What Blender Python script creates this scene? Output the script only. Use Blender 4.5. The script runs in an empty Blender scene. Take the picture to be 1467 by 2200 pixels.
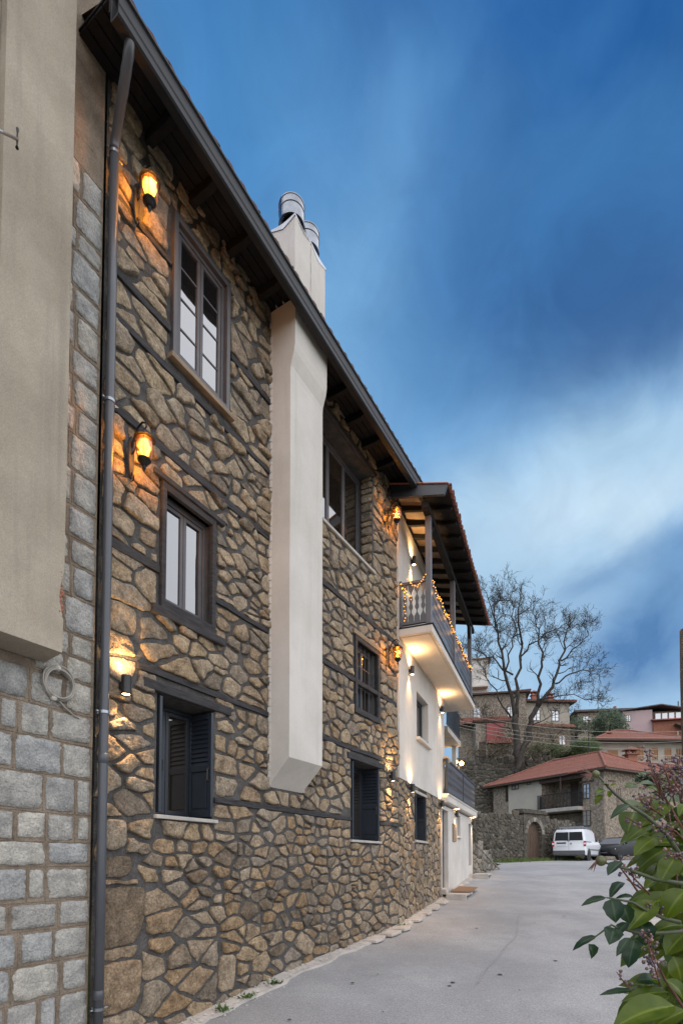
import bpy, bmesh, math, random
import numpy as np
from mathutils import Vector, noise, kdtree, Matrix
R = math.radians
random.seed(7)
S = bpy.context.scene
COL = S.collection

# ------------------------------------------------------------------ camera
F = 1150.0; PIT = R(2.4); HOR = 1850.0; YP = HOR - F*math.tan(PIT); EZ = 2.4
cP, sP = math.cos(PIT), math.sin(PIT)
cam_d = bpy.data.cameras.new('camera'); cam = bpy.data.objects.new('camera', cam_d); COL.objects.link(cam)
cam.location = (0, 0, EZ); cam.rotation_euler = (R(90)+PIT, 0, 0)
cam_d.sensor_fit = 'VERTICAL'; cam_d.sensor_height = 36; cam_d.lens = 36*F/2200
cam_d.shift_y = (YP-1100)/2200; cam_d.clip_start = .05; cam_d.clip_end = 3000
S.camera = cam

# ------------------------------------------------------------------ sky
SUN_DIR = Vector((.46, -.72, .85)).normalized()
EXPO = 1.0
world = bpy.data.worlds.new('World'); S.world = world; world.use_nodes = True
def rayv(x, y):
    a = (x-733.5)/F; b = (YP-y)/F
    return Vector((a, cP-b*sP, sP+b*cP))
def build_sky():
    nt = world.node_tree; N = nt.nodes; L = nt.links; N.clear()
    def nd(t, **k):
        n = N.new(t)
        for a, b in k.items(): setattr(n, a, b)
        return n
    def math_(op, a, b=None, c=None, clamp=False):
        n = nd('ShaderNodeMath', operation=op, use_clamp=clamp)
        for i, v in enumerate((a, b, c)):
            if v is None: continue
            if isinstance(v, (int, float)): n.inputs[i].default_value = v
            else: L.new(v, n.inputs[i])
        return n.outputs[0]
    def vmath(op, a, b, out=0):
        n = nd('ShaderNodeVectorMath', operation=op)
        for i, v in enumerate((a, b)):
            if isinstance(v, (tuple, Vector)): n.inputs[i].default_value = tuple(v)
            else: L.new(v, n.inputs[i])
        return n.outputs[out]
    tc = nd('ShaderNodeTexCoord'); D = tc.outputs['Generated']
    sky = nd('ShaderNodeTexSky', sky_type='NISHITA'); sky.sun_disc = False
    sky.sun_elevation = math.asin(SUN_DIR.z); sky.sun_rotation = math.atan2(SUN_DIR.x, SUN_DIR.y)
    sep = nd('ShaderNodeSeparateXYZ'); L.new(D, sep.inputs[0])
    # cloud layer coordinates: the view direction met with a high flat layer
    den = math_('ADD', math_('ABSOLUTE', sep.outputs[2]), .22)
    cx = math_('DIVIDE', sep.outputs[0], den); cy = math_('DIVIDE', sep.outputs[1], den)
    comb = nd('ShaderNodeCombineXYZ'); L.new(cx, comb.inputs[0]); L.new(cy, comb.inputs[1])
    mp = nd('ShaderNodeMapping'); L.new(comb.outputs[0], mp.inputs[0])
    mp.inputs['Rotation'].default_value = (0, 0, R(28)); mp.inputs['Scale'].default_value = (1.5, .8, 1)
    def noise_(scale, det, rough, vec, dist=0.0, off=0):
        n = nd('ShaderNodeTexNoise'); n.inputs['Scale'].default_value = scale
        n.inputs['Detail'].default_value = det; n.inputs['Roughness'].default_value = rough
        n.inputs['Distortion'].default_value = dist
        if off: vec = vmath('ADD', vec, (off, off*.7, off*.3))
        L.new(vec, n.inputs['Vector']); return n
    n1 = noise_(1.6, 7, .55, mp.outputs[0], .8)
    n2 = noise_(2.6, 7, .56, mp.outputs[0], 1.0, 4.3)
    # direction bent by noise so that cloud edges are ragged
    bend = noise_(2.6, 6, .58, D, .4, 9.1)
    off = vmath('SUBTRACT', bend.outputs['Color'], (.5, .5, .5))
    sc = nd('ShaderNodeVectorMath', operation='SCALE'); L.new(off, sc.inputs[0]); sc.inputs['Scale'].default_value = .20
    DB = vmath('NORMALIZE', vmath('ADD', D, sc.outputs[0]), (0, 0, 0))
    def blob(px, py, lx, ly, rot, w):
        # soft elliptical cloud patch about one direction of the sky (axes given as small angles there)
        c = rayv(px, py).normalized(); t = R(rot); ax = []
        for l_, a_ in ((lx, t), (ly, t+math.pi/2)):
            v = rayv(px+l_*math.cos(a_), py-l_*math.sin(a_)); ax.append(v/v.dot(c)-c)
        g11, g12, g22 = ax[0].dot(ax[0]), ax[0].dot(ax[1]), ax[1].dot(ax[1]); det = g11*g22-g12*g12
        d1 = (ax[0]*g22-ax[1]*g12)/det; d2 = (ax[1]*g11-ax[0]*g12)/det
        k = vmath('DOT_PRODUCT', DB, c, 1); kk = math_('MAXIMUM', k, .05)
        p = math_('DIVIDE', vmath('DOT_PRODUCT', DB, d1, 1), kk); q = math_('DIVIDE', vmath('DOT_PRODUCT', DB, d2, 1), kk)
        r2 = math_('ADD', math_('MULTIPLY', p, p), math_('MULTIPLY', q, q))
        return math_('MULTIPLY', math_('EXPONENT', math_('MULTIPLY', r2, -.5)), w)
    def total(parts):
        t = parts[0]
        for p in parts[1:]: t = math_('ADD', t, p)
        return t
    # base: elevation gradient
    ramp = nd('ShaderNodeValToRGB'); L.new(sep.outputs[2], ramp.inputs[0])
    e = ramp.color_ramp.elements
    for pos, c in ((0.0, (.33, .53, .78)), (.20, (.24, .45, .74)), (.42, (.15, .355, .68)), (.62, (.085, .28, .61)), (.80, (.020, .15, .45)), (1.0, (.008, .10, .36))):
        if pos in (0.0, 1.0): el = e[0] if pos == 0 else e[len(e)-1]
        else: el = e.new(pos)
        el.position = pos; el.color = (*c, 1)
    def mix(a, b, f):
        m = nd('ShaderNodeMix', data_type='RGBA', clamp_factor=True)
        if isinstance(f, (int, float)): m.inputs[0].default_value = f
        else: L.new(f, m.inputs[0])
        for i, v in ((6, a), (7, b)):
            if isinstance(v, tuple): m.inputs[i].default_value = (*v, 1)
            else: L.new(v, m.inputs[i])
        return m.outputs[2]
    col = ramp.outputs[0]
    # general streaky cloud over the whole dome
    st = nd('ShaderNodeMapRange', interpolation_type='SMOOTHSTEP'); L.new(n1.outputs[0], st.inputs[0])
    st.inputs[1].default_value = .42; st.inputs[2].default_value = .72; st.inputs[4].default_value = .22
    col = mix(col, (.28, .51, .80), st.outputs[0])
    sd = nd('ShaderNodeMapRange', interpolation_type='SMOOTHSTEP'); L.new(n2.outputs[0], sd.inputs[0])
    sd.inputs[1].default_value = .52; sd.inputs[2].default_value = .75; sd.inputs[4].default_value = .22
    col = mix(col, (.025, .13, .37), sd.outputs[0])
    wisp = nd('ShaderNodeMapRange'); L.new(n2.outputs[0], wisp.inputs[0]); wisp.inputs[1].default_value = .3; wisp.inputs[2].default_value = .7
    wisp.inputs[3].default_value = .55; wisp.inputs[4].default_value = 1.2
    # deep blue gap high up, dark slate bank, pale break low down, low slate cloud
    def lay(col, parts, tint, amt=1.0):
        return mix(col, tint, math_('MULTIPLY', math_('MULTIPLY', total(parts), wisp.outputs[0]), amt, clamp=True))
    col = lay(col, [blob(470, 260, 220, 340, 0, .8)], (.075, .275, .61))
    col = lay(col, [blob(1270, 40, 330, 190, 0, 1.0), blob(1060, 190, 300, 80, 42, .55), blob(850, -40, 200, 120, 0, .4)], (.004, .090, .345))
    col = lay(col, [blob(830, 260, 280, 55, 62, .5), blob(1130, 120, 240, 50, 50, .25)], (.085, .285, .62))
    col = lay(col, [blob(700, 660, 330, 140, 78, .85), blob(800, 920, 160, 150, 0, .65), blob(730, 590, 120, 60, 60, .35)], (.175, .405, .73))
    col = lay(col, [blob(1170, 570, 320, 165, 32, .95), blob(1390, 640, 260, 140, 22, .8)], (.030, .120, .345))
    col = lay(col, [blob(1340, 310, 230, 110, 38, .55), blob(1080, 420, 160, 60, 50, .25)], (.045, .20, .50))
    col = lay(col, [blob(1210, 1045, 330, 115, 24, .95), blob(1060, 1210, 190, 150, 0, .8), blob(1467, 905, 160, 90, 20, .6)], (.40, .615, .85))
    col = lay(col, [blob(1150, 1130, 170, 75, 15, .65), blob(1390, 1040, 150, 60, 20, .6)], (.60, .77, .93))
    col = lay(col, [blob(1060, 1400, 230, 170, 0, .85), blob(1330, 1515, 330, 95, 0, .95), blob(1200, 1330, 130, 70, 30, .4)], (.40, .61, .85))
    col = lay(col, [blob(1400, 1325, 135, 70, 22, .95), blob(1330, 1415, 120, 55, 10, .7), blob(1455, 1150, 90, 34, 35, .5), blob(1225, 1250, 90, 22, 38, .35), blob(1290, 1210, 80, 22, 40, .25)], (.085, .215, .475))
    fine = noise_(9, 9, .6, D, .8, 2.7)
    fr_ = nd('ShaderNodeMapRange'); L.new(fine.outputs[0], fr_.inputs[0]); fr_.inputs[1].default_value = .3; fr_.inputs[2].default_value = .7; fr_.inputs[3].default_value = .92; fr_.inputs[4].default_value = 1.08
    col = vmath('MULTIPLY', col, (1, 1, 1)); sc2 = nd('ShaderNodeVectorMath', operation='SCALE'); L.new(col, sc2.inputs[0]); L.new(fr_.outputs[0], sc2.inputs['Scale']); col = sc2.outputs[0]
    # the clear-sky model under the cloud
    bgA = nd('ShaderNodeBackground'); L.new(sky.outputs[0], bgA.inputs[0]); bgA.inputs[1].default_value = .0012
    hs = nd('ShaderNodeHueSaturation'); hs.inputs['Hue'].default_value = .496; hs.inputs['Saturation'].default_value = .97; hs.inputs['Value'].default_value = .97; L.new(col, hs.inputs['Color']); col = hs.outputs[0]
    bgB = nd('ShaderNodeBackground'); L.new(col, bgB.inputs[0]); bgB.inputs[1].default_value = 1.0/2**EXPO
    add = nd('ShaderNodeAddShader'); L.new(bgA.outputs[0], add.inputs[0]); L.new(bgB.outputs[0], add.inputs[1])
    out = nd('ShaderNodeOutputWorld'); L.new(add.outputs[0], out.inputs[0])
build_sky()
sun_d = bpy.data.lights.new('sun', 'SUN'); sun = bpy.data.objects.new('sun', sun_d); COL.objects.link(sun)
sun_d.energy = 2.65; sun_d.angle = R(140); sun_d.color = (1.0, .93, .86)
sun.rotation_euler = (-SUN_DIR).to_track_quat('-Z', 'Y').to_euler()
S.view_settings.view_transform = 'Standard'; S.view_settings.look = 'None'
S.view_settings.exposure = EXPO; S.view_settings.gamma = 1; S.view_settings.use_curve_mapping = False
S.render.engine = 'CYCLES'
S.cycles.max_bounces = 5; S.cycles.transparent_max_bounces = 8; S.cycles.sample_clamp_indirect = 3

# ------------------------------------------------------------------ helpers
def wloc(o):
    v = Vector((0, 0, 0))
    while o is not None: v += o.location; o = o.parent
    return v
def tag(o, label=None, cat=None, group=None, kind=None):
    if label: o['label'] = label
    if cat: o['category'] = cat
    if group: o['group'] = group
    if kind: o['kind'] = kind
    return o
def empty(name, loc, label=None, cat=None, group=None, rz=0):
    o = bpy.data.objects.new(name, None); COL.objects.link(o); o.location = loc; o.rotation_euler.z = rz
    o.empty_display_size = .2
    return tag(o, label, cat, group)
def copy_tree(o, parent=None):
    c = o.copy(); COL.objects.link(c); c.parent = parent
    for ch in list(o.children): copy_tree(ch, c)
    return c
class MB:
    def __init__(s): s.v = []; s.f = []; s.r = []; s.cur = 0.0; s.a = None
    def pts(s, ps):
        i = len(s.v)
        for p in ps: s.v.append(tuple(p)); s.r.append(s.cur)
        return i
    def poly(s, ps): i = s.pts(ps); s.f.append(tuple(range(i, i+len(ps))))
    def hexa(s, p):
        i = s.pts(p)
        for q in ((0,3,2,1), (4,5,6,7), (0,1,5,4), (1,2,6,5), (2,3,7,6), (3,0,4,7)): s.f.append(tuple(i+k for k in q))
    def box(s, c, d):
        x, y, z = c; a, b, h = d[0]/2, d[1]/2, d[2]/2
        s.hexa([(x-a,y-b,z-h),(x+a,y-b,z-h),(x+a,y+b,z-h),(x-a,y+b,z-h),(x-a,y-b,z+h),(x+a,y-b,z+h),(x+a,y+b,z+h),(x-a,y+b,z+h)])
    def fbox(s, fr, u0, u1, v0, v1, d0, d1):
        P = fr.P
        s.hexa([P(u0,v0,d1),P(u1,v0,d1),P(u1,v0,d0),P(u0,v0,d0),P(u0,v1,d1),P(u1,v1,d1),P(u1,v1,d0),P(u0,v1,d0)])
    def loft(s, rings, cap0=True, cap1=True, close=True):
        n = len(rings[0]); idx = [s.pts(r) for r in rings]
        for a, b in zip(idx, idx[1:]):
            for k in range(n if close else n-1):
                k2 = (k+1) % n
                s.f.append((a+k, a+k2, b+k2, b+k))
        if cap0: s.f.append(tuple(idx[0]+k for k in reversed(range(n))))
        if cap1: s.f.append(tuple(idx[-1]+k for k in range(n)))
    def prism(s, pts, vec):
        vec = Vector(vec); a = [Vector(p) for p in pts]; s.loft([a, [p+vec for p in a]])
    def tube(s, pts, r, n=6, cap=True):
        pts = [Vector(p) for p in pts]; rs = r if isinstance(r, (list, tuple)) else [r]*len(pts)
        rings = []; ref = None
        for i, p in enumerate(pts):
            t = (pts[min(i+1, len(pts)-1)]-pts[max(i-1, 0)])
            if t.length < 1e-9: t = Vector((0, 0, 1))
            t.normalize()
            if ref is None: ref = t.orthogonal().normalized()
            x = ref-t*ref.dot(t)
            if x.length < 1e-6: x = t.orthogonal()
            x.normalize(); ref = x; y = t.cross(x)
            rings.append([p+(x*math.cos(2*math.pi*k/n)+y*math.sin(2*math.pi*k/n))*rs[i] for k in range(n)])
        s.loft(rings, cap, cap)
    def lathe(s, c, prof, n=16, ax=None):
        c = Vector(c); ax = Vector(ax or (0, 0, 1)).normalized(); x = ax.orthogonal().normalized(); y = ax.cross(x)
        s.loft([[c+ax*z+(x*math.cos(2*math.pi*k/n)+y*math.sin(2*math.pi*k/n))*max(r, 1e-4) for k in range(n)] for r, z in prof])
    def ball(s, c, r, n=6, m=4):
        s.lathe(c, [(r*math.sin(math.pi*k/m), -r*math.cos(math.pi*k/m)) for k in range(m+1)], n)
    def mesh(s, name, mat, off, smooth=False, fix=True):
        me = bpy.data.meshes.new(name)
        v = np.array(s.v, dtype=float).reshape(-1, 3)-np.array(off)
        me.from_pydata(v.tolist(), [], s.f)
        if fix:
            bm = bmesh.new(); bm.from_mesh(me); bmesh.ops.recalc_face_normals(bm, faces=bm.faces); bm.to_mesh(me); bm.free()
        at_ = me.attributes.new('rnd', 'FLOAT', 'POINT'); at_.data.foreach_set('value', s.r)
        if s.a is not None: me.attributes.new('mid', 'FLOAT', 'POINT').data.foreach_set('value', s.a)
        if mat: me.materials.append(mat)
        if smooth: me.polygons.foreach_set('use_smooth', [True]*len(me.polygons))
        me.update(); return me
    def build(s, name, mat, parent=None, smooth=False, bev=0, local=False, fix=True, kind=None, seg=2):
        off = Vector((0, 0, 0)) if (parent is None or local) else wloc(parent)
        o = bpy.data.objects.new(name, s.mesh(name, mat, off, smooth, fix)); COL.objects.link(o)
        if parent is not None: o.parent = parent
        if bev:
            m = o.modifiers.new('bevel', 'BEVEL'); m.width = bev; m.segments = seg; m.limit_method = 'ANGLE'; m.angle_limit = R(40)
        if kind: o['kind'] = kind
        return o
class Frame:                                   # a vertical wall plane: u along, v up (from eye level), d outward
    def __init__(s, O, d):
        s.O = Vector((O[0], O[1])); s.d = Vector((d[0], d[1])).normalized(); s.n = Vector((s.d.y, -s.d.x))
    def P(s, u, v, d=0.0):
        q = s.O+s.d*u+s.n*d
        return Vector((q.x, q.y, EZ+v))
    def rz(s): return math.atan2(s.n.y, s.n.x)
def at(x, y, Y):
    r = rayv(x, y); return Vector((0, 0, EZ))+r*(Y/r.y)

# ------------------------------------------------------------------ materials
MATS = {}
def mat(name, c1, c2=None, rough=.8, scale=4, bump=.2, bscale=60, metal=0, spec=.5, det=6, c3=None, rnd=None, stretch=None, dirt=None, coat=0, grain=None, streak=None):
    if name in MATS: return MATS[name]
    m = bpy.data.materials.new(name); m.use_nodes = True; nt = m.node_tree; N = nt.nodes; L = nt.links
    b = N['Principled BSDF']; MATS[name] = m
    c2 = c2 or tuple(x*.72 for x in c1)
    geo = N.new('ShaderNodeNewGeometry'); pos = geo.outputs['Position']
    if stretch:
        mp = N.new('ShaderNodeMapping'); mp.inputs['Scale'].default_value = stretch; L.new(pos, mp.inputs[0]); pos = mp.outputs[0]
    n = N.new('ShaderNodeTexNoise'); n.inputs['Scale'].default_value = scale; n.inputs['Detail'].default_value = det; n.inputs['Roughness'].default_value = .62
    L.new(pos, n.inputs['Vector'])
    rp = N.new('ShaderNodeValToRGB'); L.new(n.outputs[0], rp.inputs[0])
    rp.color_ramp.elements[0].position = .33; rp.color_ramp.elements[0].color = (*c2, 1)
    rp.color_ramp.elements[1].position = .66; rp.color_ramp.elements[1].color = (*c1, 1)
    if c3: el = rp.color_ramp.elements.new(.82); el.color = (*c3, 1)
    col = rp.outputs[0]
    def mixn(a, bb, f, bt='MIX'):
        x = N.new('ShaderNodeMix'); x.data_type = 'RGBA'; x.blend_type = bt; x.clamp_factor = True
        for i, v in ((0, f), (6, a), (7, bb)):
            if isinstance(v, float): x.inputs[i].default_value = v
            elif isinstance(v, tuple): x.inputs[i].default_value = (*v, 1)
            else: L.new(v, x.inputs[i])
        return x.outputs[2]
    if rnd:                                    # list of tints by the per-piece random attribute
        a = N.new('ShaderNodeAttribute'); a.attribute_name = 'rnd'
        r2 = N.new('ShaderNodeValToRGB'); L.new(a.outputs['Fac'], r2.inputs[0]); r2.color_ramp.interpolation = 'LINEAR'
        e = r2.color_ramp.elements
        e[0].position = 0; e[0].color = (*rnd[0], 1); e[1].position = 1; e[1].color = (*rnd[-1], 1)
        for i, c in enumerate(rnd[1:-1]): el = e.new((i+1)/(len(rnd)-1)); el.color = (*c, 1)
        col = mixn(col, r2.outputs[0], 1.0, 'MULTIPLY')
    if dirt:                                   # (colour, scale, threshold, strength)
        n3 = N.new('ShaderNodeTexNoise'); n3.inputs['Scale'].default_value = dirt[1]; n3.inputs['Detail'].default_value = 8; n3.inputs['Roughness'].default_value = .7
        L.new(geo.outputs['Position'], n3.inputs['Vector'])
        mr = N.new('ShaderNodeMapRange'); L.new(n3.outputs[0], mr.inputs[0]); mr.inputs[1].default_value = dirt[2]; mr.inputs[2].default_value = dirt[2]+.18; mr.inputs[4].default_value = dirt[3]
        col = mixn(col, dirt[0], mr.outputs[0])
    if streak:                                 # (colour, threshold, strength): rain streaks running down
        mp2 = N.new('ShaderNodeMapping'); mp2.inputs['Scale'].default_value = (5, 5, .28); L.new(geo.outputs['Position'], mp2.inputs[0])
        n5 = N.new('ShaderNodeTexNoise'); n5.inputs['Scale'].default_value = 1.6; n5.inputs['Detail'].default_value = 7; n5.inputs['Roughness'].default_value = .6; L.new(mp2.outputs[0], n5.inputs['Vector'])
        mr = N.new('ShaderNodeMapRange'); L.new(n5.outputs[0], mr.inputs[0]); mr.inputs[1].default_value = streak[1]; mr.inputs[2].default_value = streak[1]+.25; mr.inputs[4].default_value = streak[2]
        col = mixn(col, streak[0], mr.outputs[0])
    if grain:                                  # (scale, darkest factor, lightest factor): speckle in the stone itself
        n4 = N.new('ShaderNodeTexNoise'); n4.inputs['Scale'].default_value = grain[0]; n4.inputs['Detail'].default_value = 5; n4.inputs['Roughness'].default_value = .75
        L.new(geo.outputs['Position'], n4.inputs['Vector'])
        mr = N.new('ShaderNodeMapRange'); L.new(n4.outputs[0], mr.inputs[0]); mr.inputs[1].default_value = .32; mr.inputs[2].default_value = .68; mr.inputs[3].default_value = grain[1]; mr.inputs[4].default_value = grain[2]
        cb = N.new('ShaderNodeCombineColor'); [L.new(mr.outputs[0], cb.inputs[i]) for i in range(3)]
        col = mixn(col, cb.outputs[0], 1.0, 'MULTIPLY')
    L.new(col, b.inputs['Base Color'])
    b.inputs['Roughness'].default_value = rough; b.inputs['Metallic'].default_value = metal; b.inputs['Specular IOR Level'].default_value = spec
    if coat: b.inputs['Coat Weight'].default_value = coat
    if bump:
        n2 = N.new('ShaderNodeTexNoise'); n2.inputs['Scale'].default_value = bscale; n2.inputs['Detail'].default_value = 6; n2.inputs['Roughness'].default_value = .65
        L.new(pos, n2.inputs['Vector'])
        bp = N.new('ShaderNodeBump'); bp.inputs['Strength'].default_value = bump; bp.inputs['Distance'].default_value = 1.2/bscale
        L.new(n2.outputs[0], bp.inputs['Height']); L.new(bp.outputs[0], b.inputs['Normal'])
    return m
def mat_emit(name, col, st):
    m = bpy.data.materials.new(name); m.use_nodes = True; N = m.node_tree.nodes; N.clear()
    e = N.new('ShaderNodeEmission'); e.inputs[0].default_value = (*col, 1); e.inputs[1].default_value = st
    o = N.new('ShaderNodeOutputMaterial'); m.node_tree.links.new(e.outputs[0], o.inputs[0]); MATS[name] = m; return m
def mat_glass(name, tint, refl, rough=.03, clear=0.0, ripple=0, coltr=(1, 1, 1)):
    m = bpy.data.materials.new(name); m.use_nodes = True; nt = m.node_tree; N = nt.nodes; L = nt.links; N.clear(); MATS[name] = m
    df = N.new('ShaderNodeBsdfDiffuse'); df.inputs[0].default_value = (*tint, 1)
    gl = N.new('ShaderNodeBsdfGlossy'); gl.inputs['Roughness'].default_value = rough; gl.inputs[0].default_value = (.95, .95, .95, 1)
    tr = N.new('ShaderNodeBsdfTransparent'); tr.inputs[0].default_value = (*coltr, 1)
    a = N.new('ShaderNodeMixShader'); a.inputs[0].default_value = clear; L.new(df.outputs[0], a.inputs[1]); L.new(tr.outputs[0], a.inputs[2])
    c = N.new('ShaderNodeMixShader'); L.new(a.outputs[0], c.inputs[1]); L.new(gl.outputs[0], c.inputs[2])
    fr = N.new('ShaderNodeLayerWeight'); fr.inputs[0].default_value = .35
    mr = N.new('ShaderNodeMapRange'); L.new(fr.outputs['Facing'], mr.inputs[0]); mr.inputs[3].default_value = refl; mr.inputs[4].default_value = min(1, refl+.45)
    L.new(mr.outputs[0], c.inputs[0])
    if ripple:
        n2 = N.new('ShaderNodeTexNoise'); n2.inputs['Scale'].default_value = ripple; geo = N.new('ShaderNodeNewGeometry'); L.new(geo.outputs['Position'], n2.inputs['Vector'])
        bp = N.new('ShaderNodeBump'); bp.inputs['Strength'].default_value = .35; bp.inputs['Distance'].default_value = .02
        L.new(n2.outputs[0], bp.inputs['Height']); L.new(bp.outputs[0], gl.inputs['Normal'])
    o = N.new('ShaderNodeOutputMaterial'); L.new(c.outputs[0], o.inputs[0]); return m

TAN = [(1.0, .84, .66), (1.25, 1.10, .90), (.66, .60, .54), (1.40, 1.26, 1.06), (.60, .52, .44), (1.10, .86, .60), (.85, .80, .76), (1.32, 1.16, .92), (.95, .72, .48), (1.12, 1.02, .88), (.55, .52, .50), (1.2, 1.0, .74)]
GRY = [(1.0, .95, .88), (1.2, 1.16, 1.08), (.72, .70, .66), (1.45, 1.4, 1.32), (.6, .58, .55), (.95, .86, .74), (.82, .82, .82)]
m_stone = mat('rubble_stone', (.385, .342, .292), (.175, .150, .122), .93, 8, 1.0, 30, spec=.2, rnd=TAN, dirt=((.30, .16, .07), 4, .58, .45), grain=(38, .50, 1.32))
m_ramp = mat('ramp_stone', (.30, .28, .25), (.14, .13, .115), .95, 6, .9, 20, spec=.15, rnd=GRY, grain=(20, .6, 1.3))
m_stone_d = mat('old_rubble_stone', (.16, .148, .13), (.055, .051, .045), .95, 5, .9, 18, spec=.15, rnd=GRY, grain=(16, .6, 1.3), dirt=((.05, .06, .03), 1.5, .55, .5))
m_mortar = mat('dark_mortar', (.112, .104, .097), (.062, .058, .054), .95, 7, .8, 45, spec=.15, grain=(60, .6, 1.3))
m_mortar_l = mat('pale_mortar', (.285, .23, .175), (.18, .14, .105), .95, 5, .9, 60, spec=.15, grain=(70, .7, 1.2), dirt=((.11, .085, .06), 2.2, .56, .6))
m_block = mat('grey_block_stone', (.50, .485, .45), (.28, .275, .265), .94, 7, 1.0, 34, spec=.15, grain=(55, .68, 1.2), rnd=[(1, 1, 1), (.86, .88, .91), (1.14, 1.1, 1.02), (.78, .79, .80), (1.06, 1.02, .95), (.93, .94, .96)], dirt=((.25, .195, .14), 6, .58, .7))
m_timber = mat('weathered_timber', (.062, .056, .056), (.022, .02, .022), .75, 5, .8, 30, stretch=(1, 1, 7), spec=.4)
m_dark = mat('dark_grey_paint', (.040, .042, .048), (.030, .031, .036), .42, 5, .06, 80)
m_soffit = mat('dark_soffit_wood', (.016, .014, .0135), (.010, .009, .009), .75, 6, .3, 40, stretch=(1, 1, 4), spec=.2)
m_gutter = mat('anthracite_metal', (.020, .021, .024), (.014, .015, .017), .5, 3, .02, 50, spec=.18)
m_frame = mat('window_frame_paint', (.070, .064, .066), (.050, .046, .050), .5, 5, .1, 60)
m_shutter = mat('shutter_paint', (.020, .025, .034), (.015, .019, .027), .45, 5, .08, 60)
m_white = mat('white_render', (.57, .53, .485), (.48, .445, .40), .93, 1.3, .35, 140, spec=.2, dirt=((.38, .35, .31), 1.1, .60, .35), streak=((.36, .33, .29), .54, .4), grain=(90, .9, 1.06))
m_tanr = mat('tan_render', (.40, .345, .27), (.285, .24, .185), .95, 1.1, .8, 150, spec=.2, dirt=((.215, .19, .16), .9, .56, .5), streak=((.20, .175, .145), .52, .55), grain=(80, .8, 1.12))
m_pole = mat('post_paint', (.085, .083, .092), (.065, .063, .07), .38, 5, .04, 60, spec=.9)
m_pine = mat('soffit_planks', (.24, .165, .10), (.15, .10, .06), .7, 6, .2, 40)
m_pipe = mat('pipe_grey_paint', (.060, .063, .072), (.050, .053, .060), .38, 3, .02, 50, spec=.5)
m_silv = mat('zinc_band', (.33, .345, .37), (.24, .25, .27), .3, 5, .05, 40, metal=.9)
m_steel = mat('stainless_steel', (.25, .265, .29), (.15, .16, .175), .2, 7, .03, 30, metal=1)
m_sillw = mat('raw_wood_sill', (.28, .20, .125), (.16, .11, .07), .7, 5, .4, 40, stretch=(1, 1, 5))
m_sill = mat('stone_sill', (.42, .39, .35), (.30, .28, .25), .8, 5, .2, 60)
m_pane = mat_glass('window_glass', (.012, .011, .011), .12, ripple=1.6)
m_panew = mat_glass('dark_window_glass', (.016, .012, .009), .07)
m_black = mat('black_metal', (.018, .016, .016), (.010, .009, .009), .45, 8, .15, 60)
m_bronze = mat('aged_iron', (.014, .010, .008), (.007, .006, .005), .45, 12, .3, 70, metal=.4)
m_amber = mat_glass('amber_glass', (.035, .016, .002), .06, .12, .90, 90, (1.0, .58, .12))
m_bulb = mat_emit('lit_bulb', (1.0, .66, .24), 4)
m_lens = mat_emit('lit_lens', (1.0, .66, .30), 14)
m_fairy = mat_emit('lit_fairy_bulb', (1.0, .36, .05), 2.2)
m_tile = mat('roof_tile', (.245, .092, .058), (.15, .058, .040), .85, 4, .3, 40, rnd=[(1, 1, 1), (.8, .78, .75), (1.15, 1.1, 1.05), (.9, .85, .9), (1.05, .9, .85)], dirt=((.10, .065, .05), 2, .56, .5))
m_copper = mat('copper_flashing', (.42, .16, .09), (.28, .11, .07), .55, 6, .2, 40)
m_conc = mat('concrete', (.46, .42, .38), (.33, .30, .27), .93, 4, .5, 70, spec=.2, dirt=((.24, .20, .16), 2, .57, .5))
m_cable = mat('cable_sheath', (.33, .30, .26), (.24, .22, .19), .6, 8, .05, 60)
m_rubber = mat('rubber', (.012, .012, .012), None, .8, 5, .1, 60)
m_brick = mat('red_brick', (.30, .12, .075), (.20, .08, .05), .9, 6, .4, 40)
# ------------------------------------------------------------------ ground and road
RY = [-60, -20, 0, 6.1, 7.2, 8.2, 9.6, 11.2, 15.2, 17, 20.8, 25, 30, 40, 60, 400]
RH = [-4.5, -3.0, -2.25, -1.86, -1.69, -1.59, -1.50, -1.36, -1.09, -.90, -.56, -.26, -.02, .15, .3, .3]
_fy = np.arange(-60, 400, .25); _fh = np.interp(_fy, RY, RH); _k = np.hanning(13); _k /= _k.sum()
_fh = np.convolve(np.pad(_fh, 6, mode='edge'), _k, mode='valid')
def road_h(y): return float(np.interp(y, _fy, _fh))+EZ
W1 = Frame((-2.355, 5.08), (667, 1150)); L1 = 7.04
W2 = Frame(tuple(W1.O+W1.d*L1), (462, 1150)); L2 = 10.3
RWA = Vector((at(1006, 1850, 27.5).x, 27.5)); RWB = Vector((at(1236, 1850, 34.0).x, 34.0))     # foot of the old garden wall
RWd = (RWB-RWA).normalized(); RWn = Vector((RWd.y, -RWd.x))
def smooth(a, b, x): t = min(1, max(0, (x-a)/(b-a))); return t*t*(3-2*t)
def terr_h(x, y):
    base = road_h(y)
    q = Vector((x, y))-RWA; beh = -q.dot(RWn); al = q.dot(RWd)
    end = RWd.dot(RWB-RWA)
    lift = smooth(.52, .75, beh)*2.25*(1-smooth(end-.6, end+3.0, al))*smooth(-9, -4, al)
    yy = max(0, beh-1.0)
    hill = 15.5*smooth(2, 44, yy)**.92+7*smooth(40, 110, yy)
    hill += .5*noise.noise(Vector((x*.12, y*.12, 0)))*smooth(2, 12, yy)
    if x < 4: hill *= smooth(-16, 4, x)*.6+.4
    return base-.03+lift+hill*(1-smooth(150, 380, y)*.4)
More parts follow.
